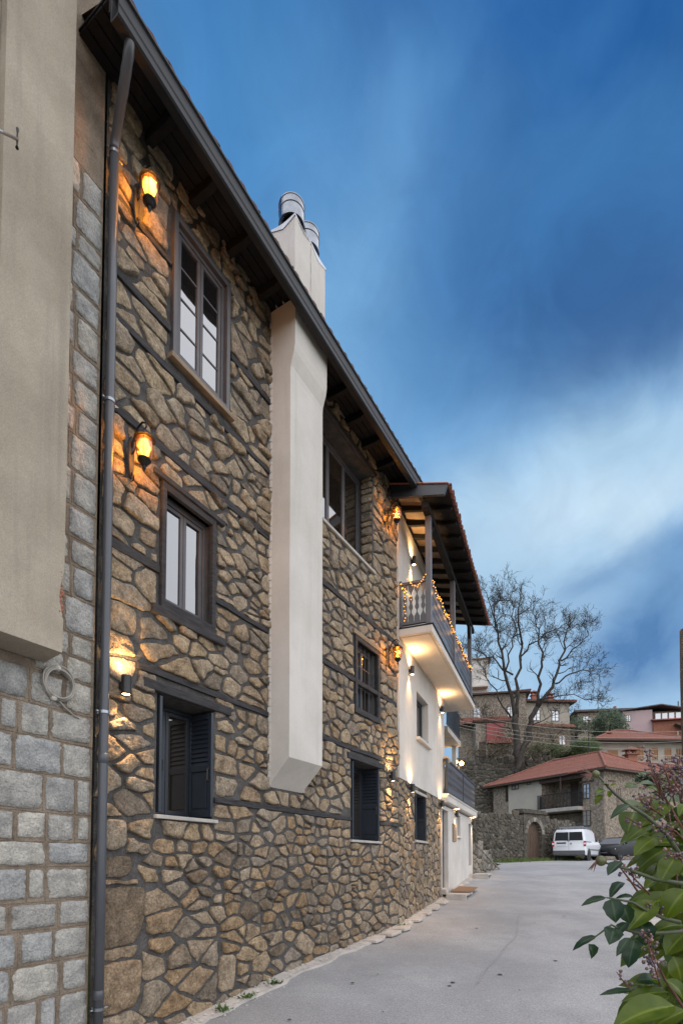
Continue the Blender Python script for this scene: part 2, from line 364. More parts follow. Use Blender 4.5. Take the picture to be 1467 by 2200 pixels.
def grid_sheet(xs, ys, hf):
    m = MB()
    for y in ys:
        for x in xs: m.v.append((x, y, hf(x, y))); m.r.append(0)
    n = len(xs)
    for j in range(len(ys)-1):
        for i in range(n-1): a = j*n+i; m.f.append((a, a+1, a+n+1, a+n))
    return m
m_soil = mat('hill_ground', (.075, .085, .030), (.065, .052, .034), .98, .8, .8, 6, spec=.1, det=10, c3=(.10, .13, .03))
m_asph = mat('asphalt', (.325, .320, .320), (.25, .246, .247), .92, .7, .9, 60, spec=.25, det=12, dirt=((.36, .355, .35), .35, .50, .6), grain=(48, .66, 1.28))
xs = sorted(set([-400, -200, -100, -60, -40, -25]+[round(-15+.75*i, 2) for i in range(88)]+[60, 80, 110, 160, 250, 400]))
ys = sorted(set([-300, -100, -60, -30, -15, -8, -4, 0, 3]+[4+.6*i for i in range(92)]+[60+2.5*i for i in range(26)]+[140, 170, 220, 300, 420]))
g = grid_sheet(xs, ys, terr_h); o = g.build('ground', m_soil, smooth=True, fix=False); tag(o, kind='structure')
# road ribbon between the house wall and the far kerb, following the bend, then widening on the crest
def left_edge(t):
    if t < L1: return W1.O+W1.d*t+W1.n*.12
    if t < L1+10.2: return W2.O+W2.d*(t-L1)+W2.n*.12
    p = W2.O+W2.d*10.2+W2.n*.12; return p+Vector((.42, .908))*(t-L1-10.2)
m = MB(); rows = []
for i in range(120):
    t = -12+i*.42; p = left_edge(t)
    nrm = W1.n if t < L1 else W2.n
    wd = 4.65 if t < 12 else 4.65+(t-12)*.55
    row = []
    for k in range(14):
        q = p+nrm*(wd*k/13)
        z = road_h(q.y)+.012+.03*math.sin(math.pi*k/13)+.006*noise.noise(Vector((q.x*.8, q.y*.8, 2)))
        row.append((q.x, q.y, z))
    rows.append(row)
for r_ in rows:
    for p in r_: m.v.append(p); m.r.append(0)
for j in range(len(rows)-1):
    for k in range(13): a = j*14+k; m.f.append((a, a+1, a+15, a+14))
tag(m.build('road', m_asph, smooth=True, fix=False), kind='structure')
# asphalt apron on the crest where the cars stand
m = grid_sheet([8+.8*i for i in range(38)], [25+.6*i for i in range(17)], lambda x, y: road_h(y)+.006)
tag(m.build('road_apron', m_asph, smooth=True, fix=False), kind='structure')
# pale paved strip along the right side of the road
m = MB(); rows = []
for i in range(80):
    t = -12+i*.42; p = left_edge(t); nrm = W1.n if t < L1 else W2.n
    wd = 4.7 if t < 12 else 4.7+(t-12)*.55
    row = []
    for k, (o_, h_) in enumerate(((0, -.1), (0, .10), (.04, .115), (3.0, .14))):
        q = p+nrm*(wd+o_); row.append((q.x, q.y, road_h(q.y)+h_))
    rows.append(row)
m.loft(rows, False, False, False)
tag(m.build('pavement', m_conc, fix=False), kind='structure')

# ------------------------------------------------------------------ rubble masonry
def clip(poly, nx, ny, c):                      # keep nx*x+ny*y <= c
    out = []; n = len(poly)
    for i in range(n):
        a = poly[i]; b = poly[(i+1) % n]
        da = nx*a[0]+ny*a[1]-c; db = nx*b[0]+ny*b[1]-c
        if da <= 0: out.append(a)
        if (da < 0 < db) or (db < 0 < da):
            t = da/(da-db); out.append((a[0]+(b[0]-a[0])*t, a[1]+(b[1]-a[1])*t))
    return out
def area(p):
    return abs(sum(p[i][0]*p[(i+1) % len(p)][1]-p[(i+1) % len(p)][0]*p[i][1] for i in range(len(p))))/2
def cells(u0, u1, v0, v1, size, aspect, gap, blocks, rng, keep=None):
    sites = []; kd = {}
    cs = .12
    tries = int((u1-u0)/aspect*(v1-v0)/(.0135))
    for _ in range(tries):
        u = rng.uniform(u0, u1); v = rng.uniform(v0, v1)
        if rng.random() < .55: v = round(v/.155+.35*noise.noise(Vector((u*.45, v*.3, 4))))*.155+rng.uniform(-.018, .018)
        if keep and not keep(u, v): continue
        bad = False
        for b in blocks:
            if b[0]-.02 < u < b[1]+.02 and b[2]-.015 < v < b[3]+.015: bad = True; break
        if bad: continue
        r = size(u, v)*rng.choice((.6, .72, .85, 1, 1, 1.2, 1.5, 1.8)); x = u/aspect; y = v
        ci, cj = int(x/cs), int(y/cs); ok = True
        k = int(r*1.3/cs)+1
        for i in range(ci-k, ci+k+1):
            for j in range(cj-k, cj+k+1):
                for (a, b_, rr) in kd.get((i, j), ()):
                    d = (r+rr)/2
                    if (a-x)**2+(b_-y)**2 < d*d: ok = False; break
                if not ok: break
            if not ok: break
        if ok: kd.setdefault((ci, cj), []).append((x, y, r)); sites.append((x, y, r))
    kt = kdtree.KDTree(len(sites))
    for i, s_ in enumerate(sites): kt.insert((s_[0], s_[1], 0), i)
    kt.balance(); out = []
    for i, (x, y, r) in enumerate(sites):
        h = r*2.2
        p = [(x-h, y-h), (x+h, y-h), (x+h, y+h), (x-h, y+h)]
        for co, j, dist in kt.find_n((x, y, 0), 22):
            if j == i or dist < 1e-6: continue
            r2 = sites[j][2]
            nx, ny = (co[0]-x)/dist, (co[1]-y)/dist
            f = .5+.22*(r-r2)/(r+r2)            # larger stones take more room
            c = nx*x+ny*y+dist*f-gap(x*aspect, y)*.5
            p = clip(p, nx, ny, c)
            if len(p) < 3: break
        if len(p) < 3: continue
        p = [(a*aspect, b) for a, b in p]; su = x*aspect
        for (a0, a1, b0, b1) in list(blocks)+[]:
            pu = [q[0] for q in p]; pv = [q[1] for q in p]
            if max(pu) < a0 or min(pu) > a1 or max(pv) < b0 or min(pv) > b1: continue
            sep = [(a0-su, 0), (su-a1, 1), (b0-y, 2), (y-b1, 3)]
            s_, k = max(sep); pad = .008
            if k == 0: p = clip(p, 1, 0, a0-pad)
            elif k == 1: p = clip(p, -1, 0, -(a1+pad))
            elif k == 2: p = clip(p, 0, 1, b0-pad)
            else: p = clip(p, 0, -1, -(b1+pad))
            if len(p) < 3: break
        if len(p) < 3: continue
        p = clip(p, 1, 0, u1-.004); p = clip(p, -1, 0, -(u0+.004)) if len(p) >= 3 else p
        if len(p) < 3 or area(p) < .0016: continue
        q = []; L0 = len(p)
        for i in range(L0):                      # bend the outline so that no stone keeps ruler-straight sides
            a, b = p[i], p[(i+1) % L0]; k = max(1, int(math.hypot(b[0]-a[0], b[1]-a[1])/(.42*r)))
            for t in range(k): q.append((a[0]+(b[0]-a[0])*t/k, a[1]+(b[1]-a[1])*t/k))
        A_ = .17*r; f_ = rng.choice((1, 1, 1, .95, .9, .82)); su, sv = sum(c_[0] for c_ in q)/len(q), sum(c_[1] for c_ in q)/len(q); q = [(su+(c_[0]-su)*f_, sv+(c_[1]-sv)*f_) for c_ in q]
        out.append([(a+A_*1.3*(noise.noise(Vector((a*7, b*9, 1.5)))+.5*noise.noise(Vector((a*19, b*21, 2.5)))), b+A_*(noise.noise(Vector((a*7, b*9, 11.5)))+.5*noise.noise(Vector((a*19, b*21, 12.5))))) for a, b in q])
    return out
def stone(m, fr, poly, h, rng, rough=1.0, base=0.0, fine=True):
    # round the outline, then raise it in rings to a lumpy face
    q = poly
    for it in range(1):
        n = []; kk_ = .17 if it == 0 else .25
        for i in range(len(q)):
            a, b = q[i], q[(i+1) % len(q)]; k = kk_
            n += [(a[0]+(b[0]-a[0])*k, a[1]+(b[1]-a[1])*k), (a[0]+(b[0]-a[0])*(1-k), a[1]+(b[1]-a[1])*(1-k))]
        q = n
    # drop very short edges
    cu = sum(p[0] for p in q)/len(q); cv = sum(p[1] for p in q)/len(q)
    sz = math.sqrt(area(q)); z0 = rng.uniform(0, 99); n2 = []
    for p in q:
        if n2 and (p[0]-n2[-1][0])**2+(p[1]-n2[-1][1])**2 < (sz*.09)**2: continue
        n2.append(p)
    q = []
    for p in n2:
        f = 1+.14*rough*noise.noise(Vector((p[0]*10, p[1]*10, z0)))+.07*rough*noise.noise(Vector((p[0]*31, p[1]*31, z0)))
        q.append((cu+(p[0]-cu)*f, cv+(p[1]-cv)*f))
    if len(q) < 4: return
    tu, tv = rng.uniform(-.35, .35)*h/max(sz, .05), rng.uniform(-.35, .35)*h/max(sz, .05)
    rings = []
    for sc, hh in (((1.0, -.03), (1.0, .50*h), (.95, .86*h), (.80, 1.0*h), (.45, 1.04*h)) if fine else ((1.0, -.03), (.97, .6*h), (.72, 1.0*h))):
        ring = []
        for p in q:
            a, b = cu+(p[0]-cu)*sc, cv+(p[1]-cv)*sc
            d = hh
            if hh > 0: d += (tu*(a-cu)+tv*(b-cv))*(1.1 if hh > .5*h else .5)+(.40*h*noise.noise(Vector((a*11, b*11, z0+5)))+.30*h*noise.noise(Vector((a*26, b*26, z0+7))))*rough*(hh/h)
            ring.append(fr.P(a, b, base+d))
        rings.append(ring)
    idx = [m.pts(r) for r in rings]; k = len(q)
    for a, b in zip(idx, idx[1:]):
        for i in range(k): j = (i+1) % k; m.f.append((a+i, a+j, b+j, b+i))
    c = m.pts([fr.P(cu, cv, base+h*(1.0+.3*noise.noise(Vector((cu*7, cv*7, z0)))))]); a = idx[-1]
    for i in range(k): m.f.append((a+i, a+(i+1) % k, c))
def masonry(fr, polys, parent, mt, rng, hfun, nparts=300, name='stone', fine=True, base=0.0, rough=1.0, tint=None):
    ctr = []
    for p in polys:
        cu = sum(q[0] for q in p)/len(p); cv = sum(q[1] for q in p)/len(p)
        w = fr.P(cu, cv); ctr.append((-area(p)/max(1, w.x**2+w.y**2), cu, cv, p))
    ctr.sort(key=lambda t: t[0]); rest = MB()
    for i, (_, cu, cv, p) in enumerate(ctr):
        m = MB() if i < nparts else rest
        m.cur = tint(cu, cv, rng) if tint else rng.random(); stone(m, fr, p, hfun(cu, cv, rng), rng, rough, base, fine)
        if i < nparts and m.v: m.build(name, mt, parent, smooth=True, fix=False)
    if rest.v: rest.build('small_stones', mt, parent, smooth=True, fix=False, kind='stuff')
def holed_wall(fr, u0, u1, v0, v1, holes, d=0.0, depth=.34, cut=None):
    us = sorted({u0, u1, *[min(u1, max(u0, x)) for h in holes for x in h[:2]]}); vs = sorted({v0, v1, *[min(v1, max(v0, x)) for h in holes for x in h[2:4]]})
    m = MB()
    for a, b in zip(us, us[1:]):
        for c, e in zip(vs, vs[1:]):
            cu, cv = (a+b)/2, (c+e)/2
            if any(h[0] < cu < h[1] and h[2] < cv < h[3] for h in holes): continue
            m.poly([fr.P(a, c, d), fr.P(b, c, d), fr.P(b, e, d), fr.P(a, e, d)])
    for h in holes:
        a, b, c, e = h[:4]; dp = h[4] if len(h) > 4 else depth
        m.poly([fr.P(a, c, d), fr.P(a, e, d), fr.P(a, e, d-dp), fr.P(a, c, d-dp)]); m.poly([fr.P(b, c, d), fr.P(b, c, d-dp), fr.P(b, e, d-dp), fr.P(b, e, d)])
        m.poly([fr.P(a, e, d), fr.P(b, e, d), fr.P(b, e, d-dp), fr.P(a, e, d-dp)]); m.poly([fr.P(a, c, d), fr.P(a, c, d-dp), fr.P(b, c, d-dp), fr.P(b, c, d)])
        m.poly([fr.P(a, c, d-dp), fr.P(b, c, d-dp), fr.P(b, e, d-dp), fr.P(a, e, d-dp)])
    return m

# ------------------------------------------------------------------ the stone house
SH = empty('stone_house', W1.P(0, -2.2), 'tall rubble stone house with dark eaves, timber bands and a white chimney breast', 'house')
HOLES = [(.90, 1.71, 5.76, 7.34, .16), (.79, 1.50, 2.85, 4.09, .22), (.73, 1.58, .50, 1.82, .5), (4.05, 5.88, 5.62, 7.5, .42), (5.22, 6.06, 2.78, 4.02, .30), (5.02, 6.12, .38, 1.80, .5)]
PADS = [(.80, 1.81, 5.60, 7.47), (.70, 1.60, 2.70, 4.22), (.70, 1.60, .45, 1.90), (4.0, 5.90, 5.56, 7.62), (5.10, 6.18, 2.64, 4.16), (4.98, 6.16, .32, 1.88)]
CH = (2.655, 3.495)
BANDS = [(a, b, c+.008, d-.012) for a, b, c, d in [(1.60, 5.0, .70, .79), (6.16, 7.0, .70, .79), (.45, 2.64, 1.99, 2.08), (3.5, 6.9, 1.96, 2.05), (.06, .72, 3.12, 3.23), (1.58, 2.64, 3.16, 3.25), (3.5, 6.95, 3.22, 3.32),
         (.05, 2.64, 4.50, 4.61), (3.5, 6.95, 4.52, 4.62), (.05, 2.64, 5.46, 5.55), (.05, .82, 5.93, 6.03), (.05, .82, 6.72, 6.81), (1.83, 2.64, 6.48, 6.58)]]
wall_b = holed_wall(W1, 0, L1, -2.6, 7.95, HOLES)
wall_b.build('mortar_wall', m_mortar, SH, fix=False)
rng = random.Random(3)
def s_size(u, v):
    s_ = .084+.034*noise.noise(Vector((u*.9, v*.9, 3)))
    if u < .75: s_ *= 1.45
    if u > 6.6: s_ *= 1.25
    if v < -.45 and u < 1.8: s_ *= 1.35
    if v < -1.1: s_ *= 1.15
    if 1.7 < u < 5 and -1.2 < v < .6: s_ *= .92
    return s_
BIG = [(.06, .60, -.84, -.24), (.06, .58, -1.50, -.98), (1.70, 2.02, -1.62, -1.15), (.10, .46, 2.28, 2.62), (.08, .36, .10, .42), (.09, .44, -.18, .06)]
blk = PADS+BANDS+[(CH[0]+.02, CH[1]-.02, 1.0, 8.0)]+BIG
polys = cells(.03, L1, -2.3, 7.88, s_size, 1.75, lambda u, v: .029+.020*noise.noise(Vector((u*3, v*4, 5))), blk, rng, lambda u, v: v > -2.15)
# the big corner stones near the foot of the downpipe
for a, b, c, e in BIG:
    k = (b-a)*.12; polys.append([(a+.012, c+.02), (a+(b-a)*.5, c+.012), (b-k*1.4, c+.03), (b-.014, c+(e-c)*.35), (b-.012, e-.05), (b-k, e-.014), (a+(b-a)*.4, e-.012), (a+.012, e-.03)])
def tint(u, v, r):                              # paler stone higher up, browner below, a dark damp patch near the middle foot
    k = (0, 2, 5, 6, 8, 9, 11, 1, 4)
    if v > 3.2: k = (1, 3, 7, 9, 6, 0, 1, 7, 2)
    elif v > .8: k = (0, 1, 9, 11, 6, 7, 2, 0, 5)
    if ((u-3.2)/1.1)**2+((v+.55)/.5)**2 < 1+.4*noise.noise(Vector((u*2, v*2, 3))): k = (2, 4, 8, 10, 2, 4, 8)
    return min(1, max(0, (r.choice(k)+r.uniform(-.35, .35))/11))
masonry(W1, polys, SH, m_stone, rng, lambda u, v, r: r.choice((.014, .02, .028, .036, .048)), 300, tint=tint)
for b in BANDS:
    m = MB(); n = 9; L_ = b[1]-b[0]; rings = []
    for i in range(n+1):
        u = b[0]+L_*i/n; j1 = .014*noise.noise(Vector((u*2.3, b[2]*3, 1))); j2 = .014*noise.noise(Vector((u*2.3, b[2]*3, 7))); dd = .030+.012*noise.noise(Vector((u*3, b[2], 2)))
        rings.append([W1.P(u, b[2]+j1, -.05), W1.P(u, b[2]+j1, dd), W1.P(u, b[3]+j2, dd), W1.P(u, b[3]+j2, -.05)])
    m.loft(rings); m.build('timber_band', m_timber, SH, bev=.006)

def window(fr, par, hole, d_face, d_glass, casing=None, cas_m=None, rows=1, fm=None, pane=None, frame_w=.05, meet=.035, cols=2, proud=.012, casd=.06, sash_w=.045, right_jamb=0):
    a, b, c, e = hole[:4]; fm = fm or m_frame; pane = pane or m_pane
    w = MB()
    for (x0, x1, y0, y1) in ((a, a+frame_w, c, e), (b-frame_w, b, c, e), (a+frame_w, b-frame_w, c, c+frame_w), (a+frame_w, b-frame_w, e-frame_w, e)):
        w.fbox(fr, x0, x1, y0, y1, d_glass-.05, d_glass+.035)
    W = w.build('window', fm, par, bev=.004)
    ia, ib, ic, ie = a+frame_w, b-frame_w, c+frame_w, e-frame_w
    cw = (ib-ia)/cols
    for k in range(cols):
        x0, x1 = ia+cw*k+.003, ia+cw*(k+1)-.003; s_ = MB(); sw = sash_w
        for (p0, p1, q0, q1) in ((x0, x0+sw, ic+.003, ie-.003), (x1-sw, x1, ic+.003, ie-.003), (x0+sw, x1-sw, ic+.003, ic+.003+sw), (x0+sw, x1-sw, ie-.003-sw, ie-.003)):
            s_.fbox(fr, p0, p1, q0, q1, d_glass-.025, d_glass+.022)
        for r in range(1, rows):
            v = ic+(ie-ic)*r/rows; s_.fbox(fr, x0+sw, x1-sw, v-.011, v+.011, d_glass-.012, d_glass+.012)
        s_.build('sash', fm, W, bev=.003)
        for r in range(rows):
            v0 = ic+(ie-ic)*r/rows+.012; v1 = ic+(ie-ic)*(r+1)/rows-.012; g_ = MB(); t = random.uniform(-.003, .003)
            g_.hexa([fr.P(x0+sw-.005, v0, d_glass+.003+t), fr.P(x1-sw+.005, v0, d_glass+.003-t), fr.P(x1-sw+.005, v0, d_glass-.004-t), fr.P(x0+sw-.005, v0, d_glass-.004+t), fr.P(x0+sw-.005, v1, d_glass+.003+t), fr.P(x1-sw+.005, v1, d_glass+.003-t), fr.P(x1-sw+.005, v1, d_glass-.004-t), fr.P(x0+sw-.005, v1, d_glass-.004+t)])
            g_.build('pane', pane, W)
    if casing:
        k = MB(); A, B, C, E = casing
        for (x0, x1, y0, y1) in ((A, a, C, E), (b, B, C, E), (a, b, e, E), (a, b, C, c)):
            if x1-x0 > .001 and y1-y0 > .001: k.fbox(fr, x0, x1, y0, y1, -.05, casd)
        k.build('casing', cas_m or fm, W, bev=.006)
    return W
def sill(fr, W, u0, u1, v0, v1, d, mt):
    m = MB(); m.fbox(fr, u0, u1, v0, v1, -.1, d); return m.build('sill', mt, W, bev=.006)
w = window(W1, SH, HOLES[0], .05, -.03, (.84, 1.77, 5.70, 7.41), m_frame, rows=4, casd=.055)
sill(W1, w, .80, 1.84, 5.635, 5.695, .085, m_sillw)
w = window(W1, SH, HOLES[1], 0, -.10, (.73, 1.56, 2.76, 4.17), m_timber, rows=1, casd=.05)
m = MB(); m.fbox(W1, .62, 1.72, 2.66, 2.757, -.05, .065); m.build('sill', m_timber, w, bev=.01)
m = MB(); m.fbox(W1, .60, 1.70, 4.173, 4.235, -.05, .07); m.build('lintel', m_timber, w, bev=.01)
w = window(W1, SH, HOLES[2], 0, -.36, None, rows=1, fm=m_shutter, pane=m_panew)
sill(W1, w, .70, 1.63, .455, .497, .06, m_sill)
m = MB(); m.fbox(W1, .52, 1.86, 1.823, 1.93, -.1, .05); m.build('lintel', m_timber, w, bev=.012)
w = window(W1, SH, HOLES[3], 0, -.30, None, rows=1, fm=m_frame, cols=3, frame_w=.07, pane=m_panew)
sill(W1, w, 4.0, 5.93, 5.565, 5.618, .06, m_sill)
m = MB(); m.fbox(W1, 3.9, 6.05, 7.503, 7.64, -.1, .045); m.build('lintel', m_timber, w, bev=.012)
# rubble reveal on the far side of the deep upper window
m = MB(); rg = random.Random(5); v = 5.66
FR_rev = Frame(tuple(W1.O+W1.d*5.88), tuple(W1.n))
FR_rev.n = -W1.d
while v < 7.45:
    h = rg.uniform(.10, .2); m.cur = rg.random()
    stone(m, FR_rev, [(-.23, v), (-.01, v), (-.01, v+h-.025), (-.23, v+h-.025)], .03, rg, 1.0, 0, True); v += h
m.build('reveal_stones', m_stone, SH, smooth=True, fix=True)
w = window(W1, SH, HOLES[4], 0, -.14, (5.14, 6.14, 2.68, 4.10), m_timber, rows=2, casd=.04, pane=m_panew)
m = MB(); m.fbox(W1, 5.06, 6.22, 4.103, 4.19, -.1, .055); m.build('lintel', m_sillw, w, bev=.012)
m = MB()
for i in range(5): m.tube([W1.P(5.30+.165*i, 2.80, -.04), W1.P(5.30+.165*i, 4.0, -.04)], .008, 6)
for v in (3.2, 3.6): m.tube([W1.P(5.22, v, -.04), W1.P(6.06, v, -.04)], .007, 6)
m.build('iron_bars', m_black, w)
w = window(W1, SH, HOLES[5], 0, -.36, None, rows=1, fm=m_shutter, pane=m_panew)
sill(W1, w, 4.97, 6.17, .335, .378, .06, m_sill)
m = MB(); m.fbox(W1, 4.85, 6.30, 1.803, 1.91, -.1, .05); m.build('lintel', m_timber, w, bev=.012)
# shutters folded into the reveals
def shutter(fr, par, uh, v0, v1, dirn, wd=.40, d0=.03):
    # leaf lies against the reveal at u = uh, running inward from d0; dirn +1: its face looks towards -u
    Fs = Frame(tuple(fr.O+fr.d*uh), tuple(-fr.n)); Fs.n = -fr.d*dirn
    t = .042; a, b = -d0, wd-d0
    m = MB(); st = .055
    mid = v0+(v1-v0)*.47
    for (x0, x1, y0, y1) in ((a, a+st, v0, v1), (b-st, b, v0, v1), (a+st, b-st, v0, v0+.08), (a+st, b-st, v1-.07, v1), (a+st, b-st, mid-.035, mid+.035)):
        m.fbox(Fs, x0, x1, y0, y1, .006, t)
    sh = m.build('shutter', m_shutter, par, bev=.004)
    m = MB(); m.fbox(Fs, a+st, b-st, v0+.08, mid-.035, .012, .024); m.build('panel', m_shutter, sh)
    m = MB(); m.fbox(Fs, a+st+.03, b-st-.03, v0+.11, mid-.065, .0245, .034); m.build('raised_panel', m_shutter, sh, bev=.006)
    n = 10
    for i in range(n):
        y = mid+.035+(v1-.07-mid-.035)*(i+.5)/n; hh = (v1-mid-.1)/n*.62
        m = MB(); m.hexa([Fs.P(a+st, y-hh, .034), Fs.P(b-st, y-hh, .034), Fs.P(b-st, y-hh+.008, .040), Fs.P(a+st, y-hh+.008, .040), Fs.P(a+st, y+hh-.008, .010), Fs.P(b-st, y+hh-.008, .010), Fs.P(b-st, y+hh, .016), Fs.P(a+st, y+hh, .016)])
        m.build('slat', m_shutter, sh)
    m = MB(); m.tube([Fs.P(a+.03, mid-.16, .045), Fs.P(a+.03, mid-.15, .075), Fs.P(a+.03, mid-.02, .075), Fs.P(a+.03, mid, .045)], .008, 6); m.build('handle', m_black, sh)
    return sh
for h in (HOLES[2], HOLES[5]):
    shutter(W1, SH, h[1]-.012, h[2]+.03, h[3]-.03, 1, .40 if h is HOLES[2] else .44)
    shutter(W1, SH, h[0]+.012, h[2]+.03, h[3]-.03, -1, .40 if h is HOLES[2] else .44)
# chimney breast
def ring(u0, u1, v, d): return [W1.P(u0, v, 0.005), W1.P(u0, v, d), W1.P(u1, v, d), W1.P(u1, v, 0.005)]
a, b = CH
m = MB()
prof = [(1.41, .365), (2.4, .366), (3.8, .362), (5.2, .366), (6.85, .362), (6.93, .368), (7.12, .425), (7.22, .438), (7.55, .44), (7.88, .44)]
rings = [[W1.P(a, 1.03, .004), W1.P(a, 1.035, .008), W1.P(b, 1.035, .008), W1.P(b, 1.03, .004)]]
for v, d in prof: rings.append(ring(a, b, v, d))
m.loft(rings); m.build('chimney_breast', m_white, SH, bev=.02, seg=3)
# ragged plaster edge where it meets the stones
for side in (a, b):
    m = MB()
    for i in range(60):
        v = 1.03+6.7*i/60; s_ = -1 if side == a else 1; w_ = .008+.014*random.random()
        m.cur = random.random(); m.hexa([W1.P(side-.01*s_, v, .0), W1.P(side+w_*s_, v+.01, .0), W1.P(side+w_*s_*.3, v+.01, .05), W1.P(side-.01*s_, v, .05), W1.P(side-.01*s_, v+.11, .0), W1.P(side+w_*s_, v+.10, .0), W1.P(side+w_*s_*.3, v+.10, .05), W1.P(side-.01*s_, v+.11, .05)])
    m.build('plaster_edge', m_white, SH, bev=.005)
# eaves: soffit boards, rafters, fascia, gutter, roof
nb = 4
for i in range(nb):
    d0 = .005+.47*i/nb; d1 = .005+.47*(i+1)/nb-.012
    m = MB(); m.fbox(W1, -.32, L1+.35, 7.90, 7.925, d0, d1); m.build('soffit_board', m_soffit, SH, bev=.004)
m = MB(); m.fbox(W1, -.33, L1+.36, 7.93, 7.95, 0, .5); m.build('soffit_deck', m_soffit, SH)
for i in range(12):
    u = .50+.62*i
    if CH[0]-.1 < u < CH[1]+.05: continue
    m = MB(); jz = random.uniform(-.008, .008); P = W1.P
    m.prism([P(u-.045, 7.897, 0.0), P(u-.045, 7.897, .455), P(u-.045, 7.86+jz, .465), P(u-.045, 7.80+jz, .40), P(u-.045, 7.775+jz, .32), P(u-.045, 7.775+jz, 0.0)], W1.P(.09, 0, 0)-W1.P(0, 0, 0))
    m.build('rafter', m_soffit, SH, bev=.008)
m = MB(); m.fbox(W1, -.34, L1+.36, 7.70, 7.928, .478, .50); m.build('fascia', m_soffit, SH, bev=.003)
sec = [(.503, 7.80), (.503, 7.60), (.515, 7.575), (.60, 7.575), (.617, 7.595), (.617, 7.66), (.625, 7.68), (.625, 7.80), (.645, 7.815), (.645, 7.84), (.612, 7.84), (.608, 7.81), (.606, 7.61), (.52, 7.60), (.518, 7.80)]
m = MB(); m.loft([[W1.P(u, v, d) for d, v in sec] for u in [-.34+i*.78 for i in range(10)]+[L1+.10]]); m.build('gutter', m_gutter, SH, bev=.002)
for u in np.arange(.2, 7, .7): m = MB(); m.fbox(W1, u, u+.03, 7.845, 7.858, .48, .648); m.build('gutter_strap', m_gutter, SH)
# roof slope with courses of tiles
def tiles(m, eL, eR, tR, tL, pitch=.22, rows=10, amp=.035, per=4, over=.02, rng=random):
    eL, eR, tR, tL = map(Vector, (eL, eR, tR, tL)); ax = (eR-eL).normalized(); up = (tL-eL); up = (up-ax*up.dot(ax)); H = up.length; upn = up.normalized(); nn = ax.cross(upn).normalized()
    if nn.z < 0: nn = -nn
    s1 = (eR-eL).length; a0 = (tL-eL).dot(ax); a1 = (tR-eL).dot(ax)
    for i in range(rows):
        t0, t1 = i/rows, (i+1)/rows+.02
        lo = [a0*t0, a0*t1]; hi = [s1+(a1-s1)*t0, s1+(a1-s1)*t1]
        lo_, hi_ = min(lo), max(hi); nc = max(2, int((hi_-lo_)/pitch*per)); ids = []
        for tt, lift, L0, L1_ in ((t0, .0, lo[0], hi[0]), (t0, amp*.9, lo[0], hi[0]), (t1, .008, lo[1], hi[1])):
            r = []
            for k in range(nc+1):
                s_ = lo_+(hi_-lo_)*k/nc; m.cur = (math.floor(s_/pitch)*.37+i*.61) % 1
                wv = abs(math.sin(math.pi*s_/pitch))*amp if lift != 0 else 0
                s2 = min(max(s_, L0), L1_)
                r.append(eL+ax*s2+upn*(H*min(tt, 1))+nn*(wv+lift*.6))
            ids.append(m.pts(r))
        for A, B in zip(ids, ids[1:]):
            for k in range(nc): m.f.append((A+k, A+k+1, B+k+1, B+k))
m = MB(); tiles(m, W1.P(-.3, 7.86, .60), W1.P(L1+.4, 7.86, .60), W1.P(L1+.4, 9.6, -3.2), W1.P(-.3, 9.6, -3.2), rows=12)
m.build('roof', m_tile, SH, fix=False)
m = MB(); m.fbox(W1, -.3, L1, -2.3, 7.8, -7, -6.9); m.fbox(W1, L1-.1, L1-.005, -2.3, 7.8, -6.9, -.55); m.build('rear_wall', m_mortar, SH)
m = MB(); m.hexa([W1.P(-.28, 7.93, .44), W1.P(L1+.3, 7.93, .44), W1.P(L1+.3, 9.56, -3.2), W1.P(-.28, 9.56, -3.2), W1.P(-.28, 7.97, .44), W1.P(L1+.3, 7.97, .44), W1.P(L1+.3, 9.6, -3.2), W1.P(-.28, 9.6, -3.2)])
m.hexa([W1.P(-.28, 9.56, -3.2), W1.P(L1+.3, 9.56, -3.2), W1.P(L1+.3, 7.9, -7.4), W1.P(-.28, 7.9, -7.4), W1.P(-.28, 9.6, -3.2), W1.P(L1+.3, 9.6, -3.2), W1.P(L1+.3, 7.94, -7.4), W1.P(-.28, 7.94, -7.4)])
m.build('roof_deck', m_soffit, SH)
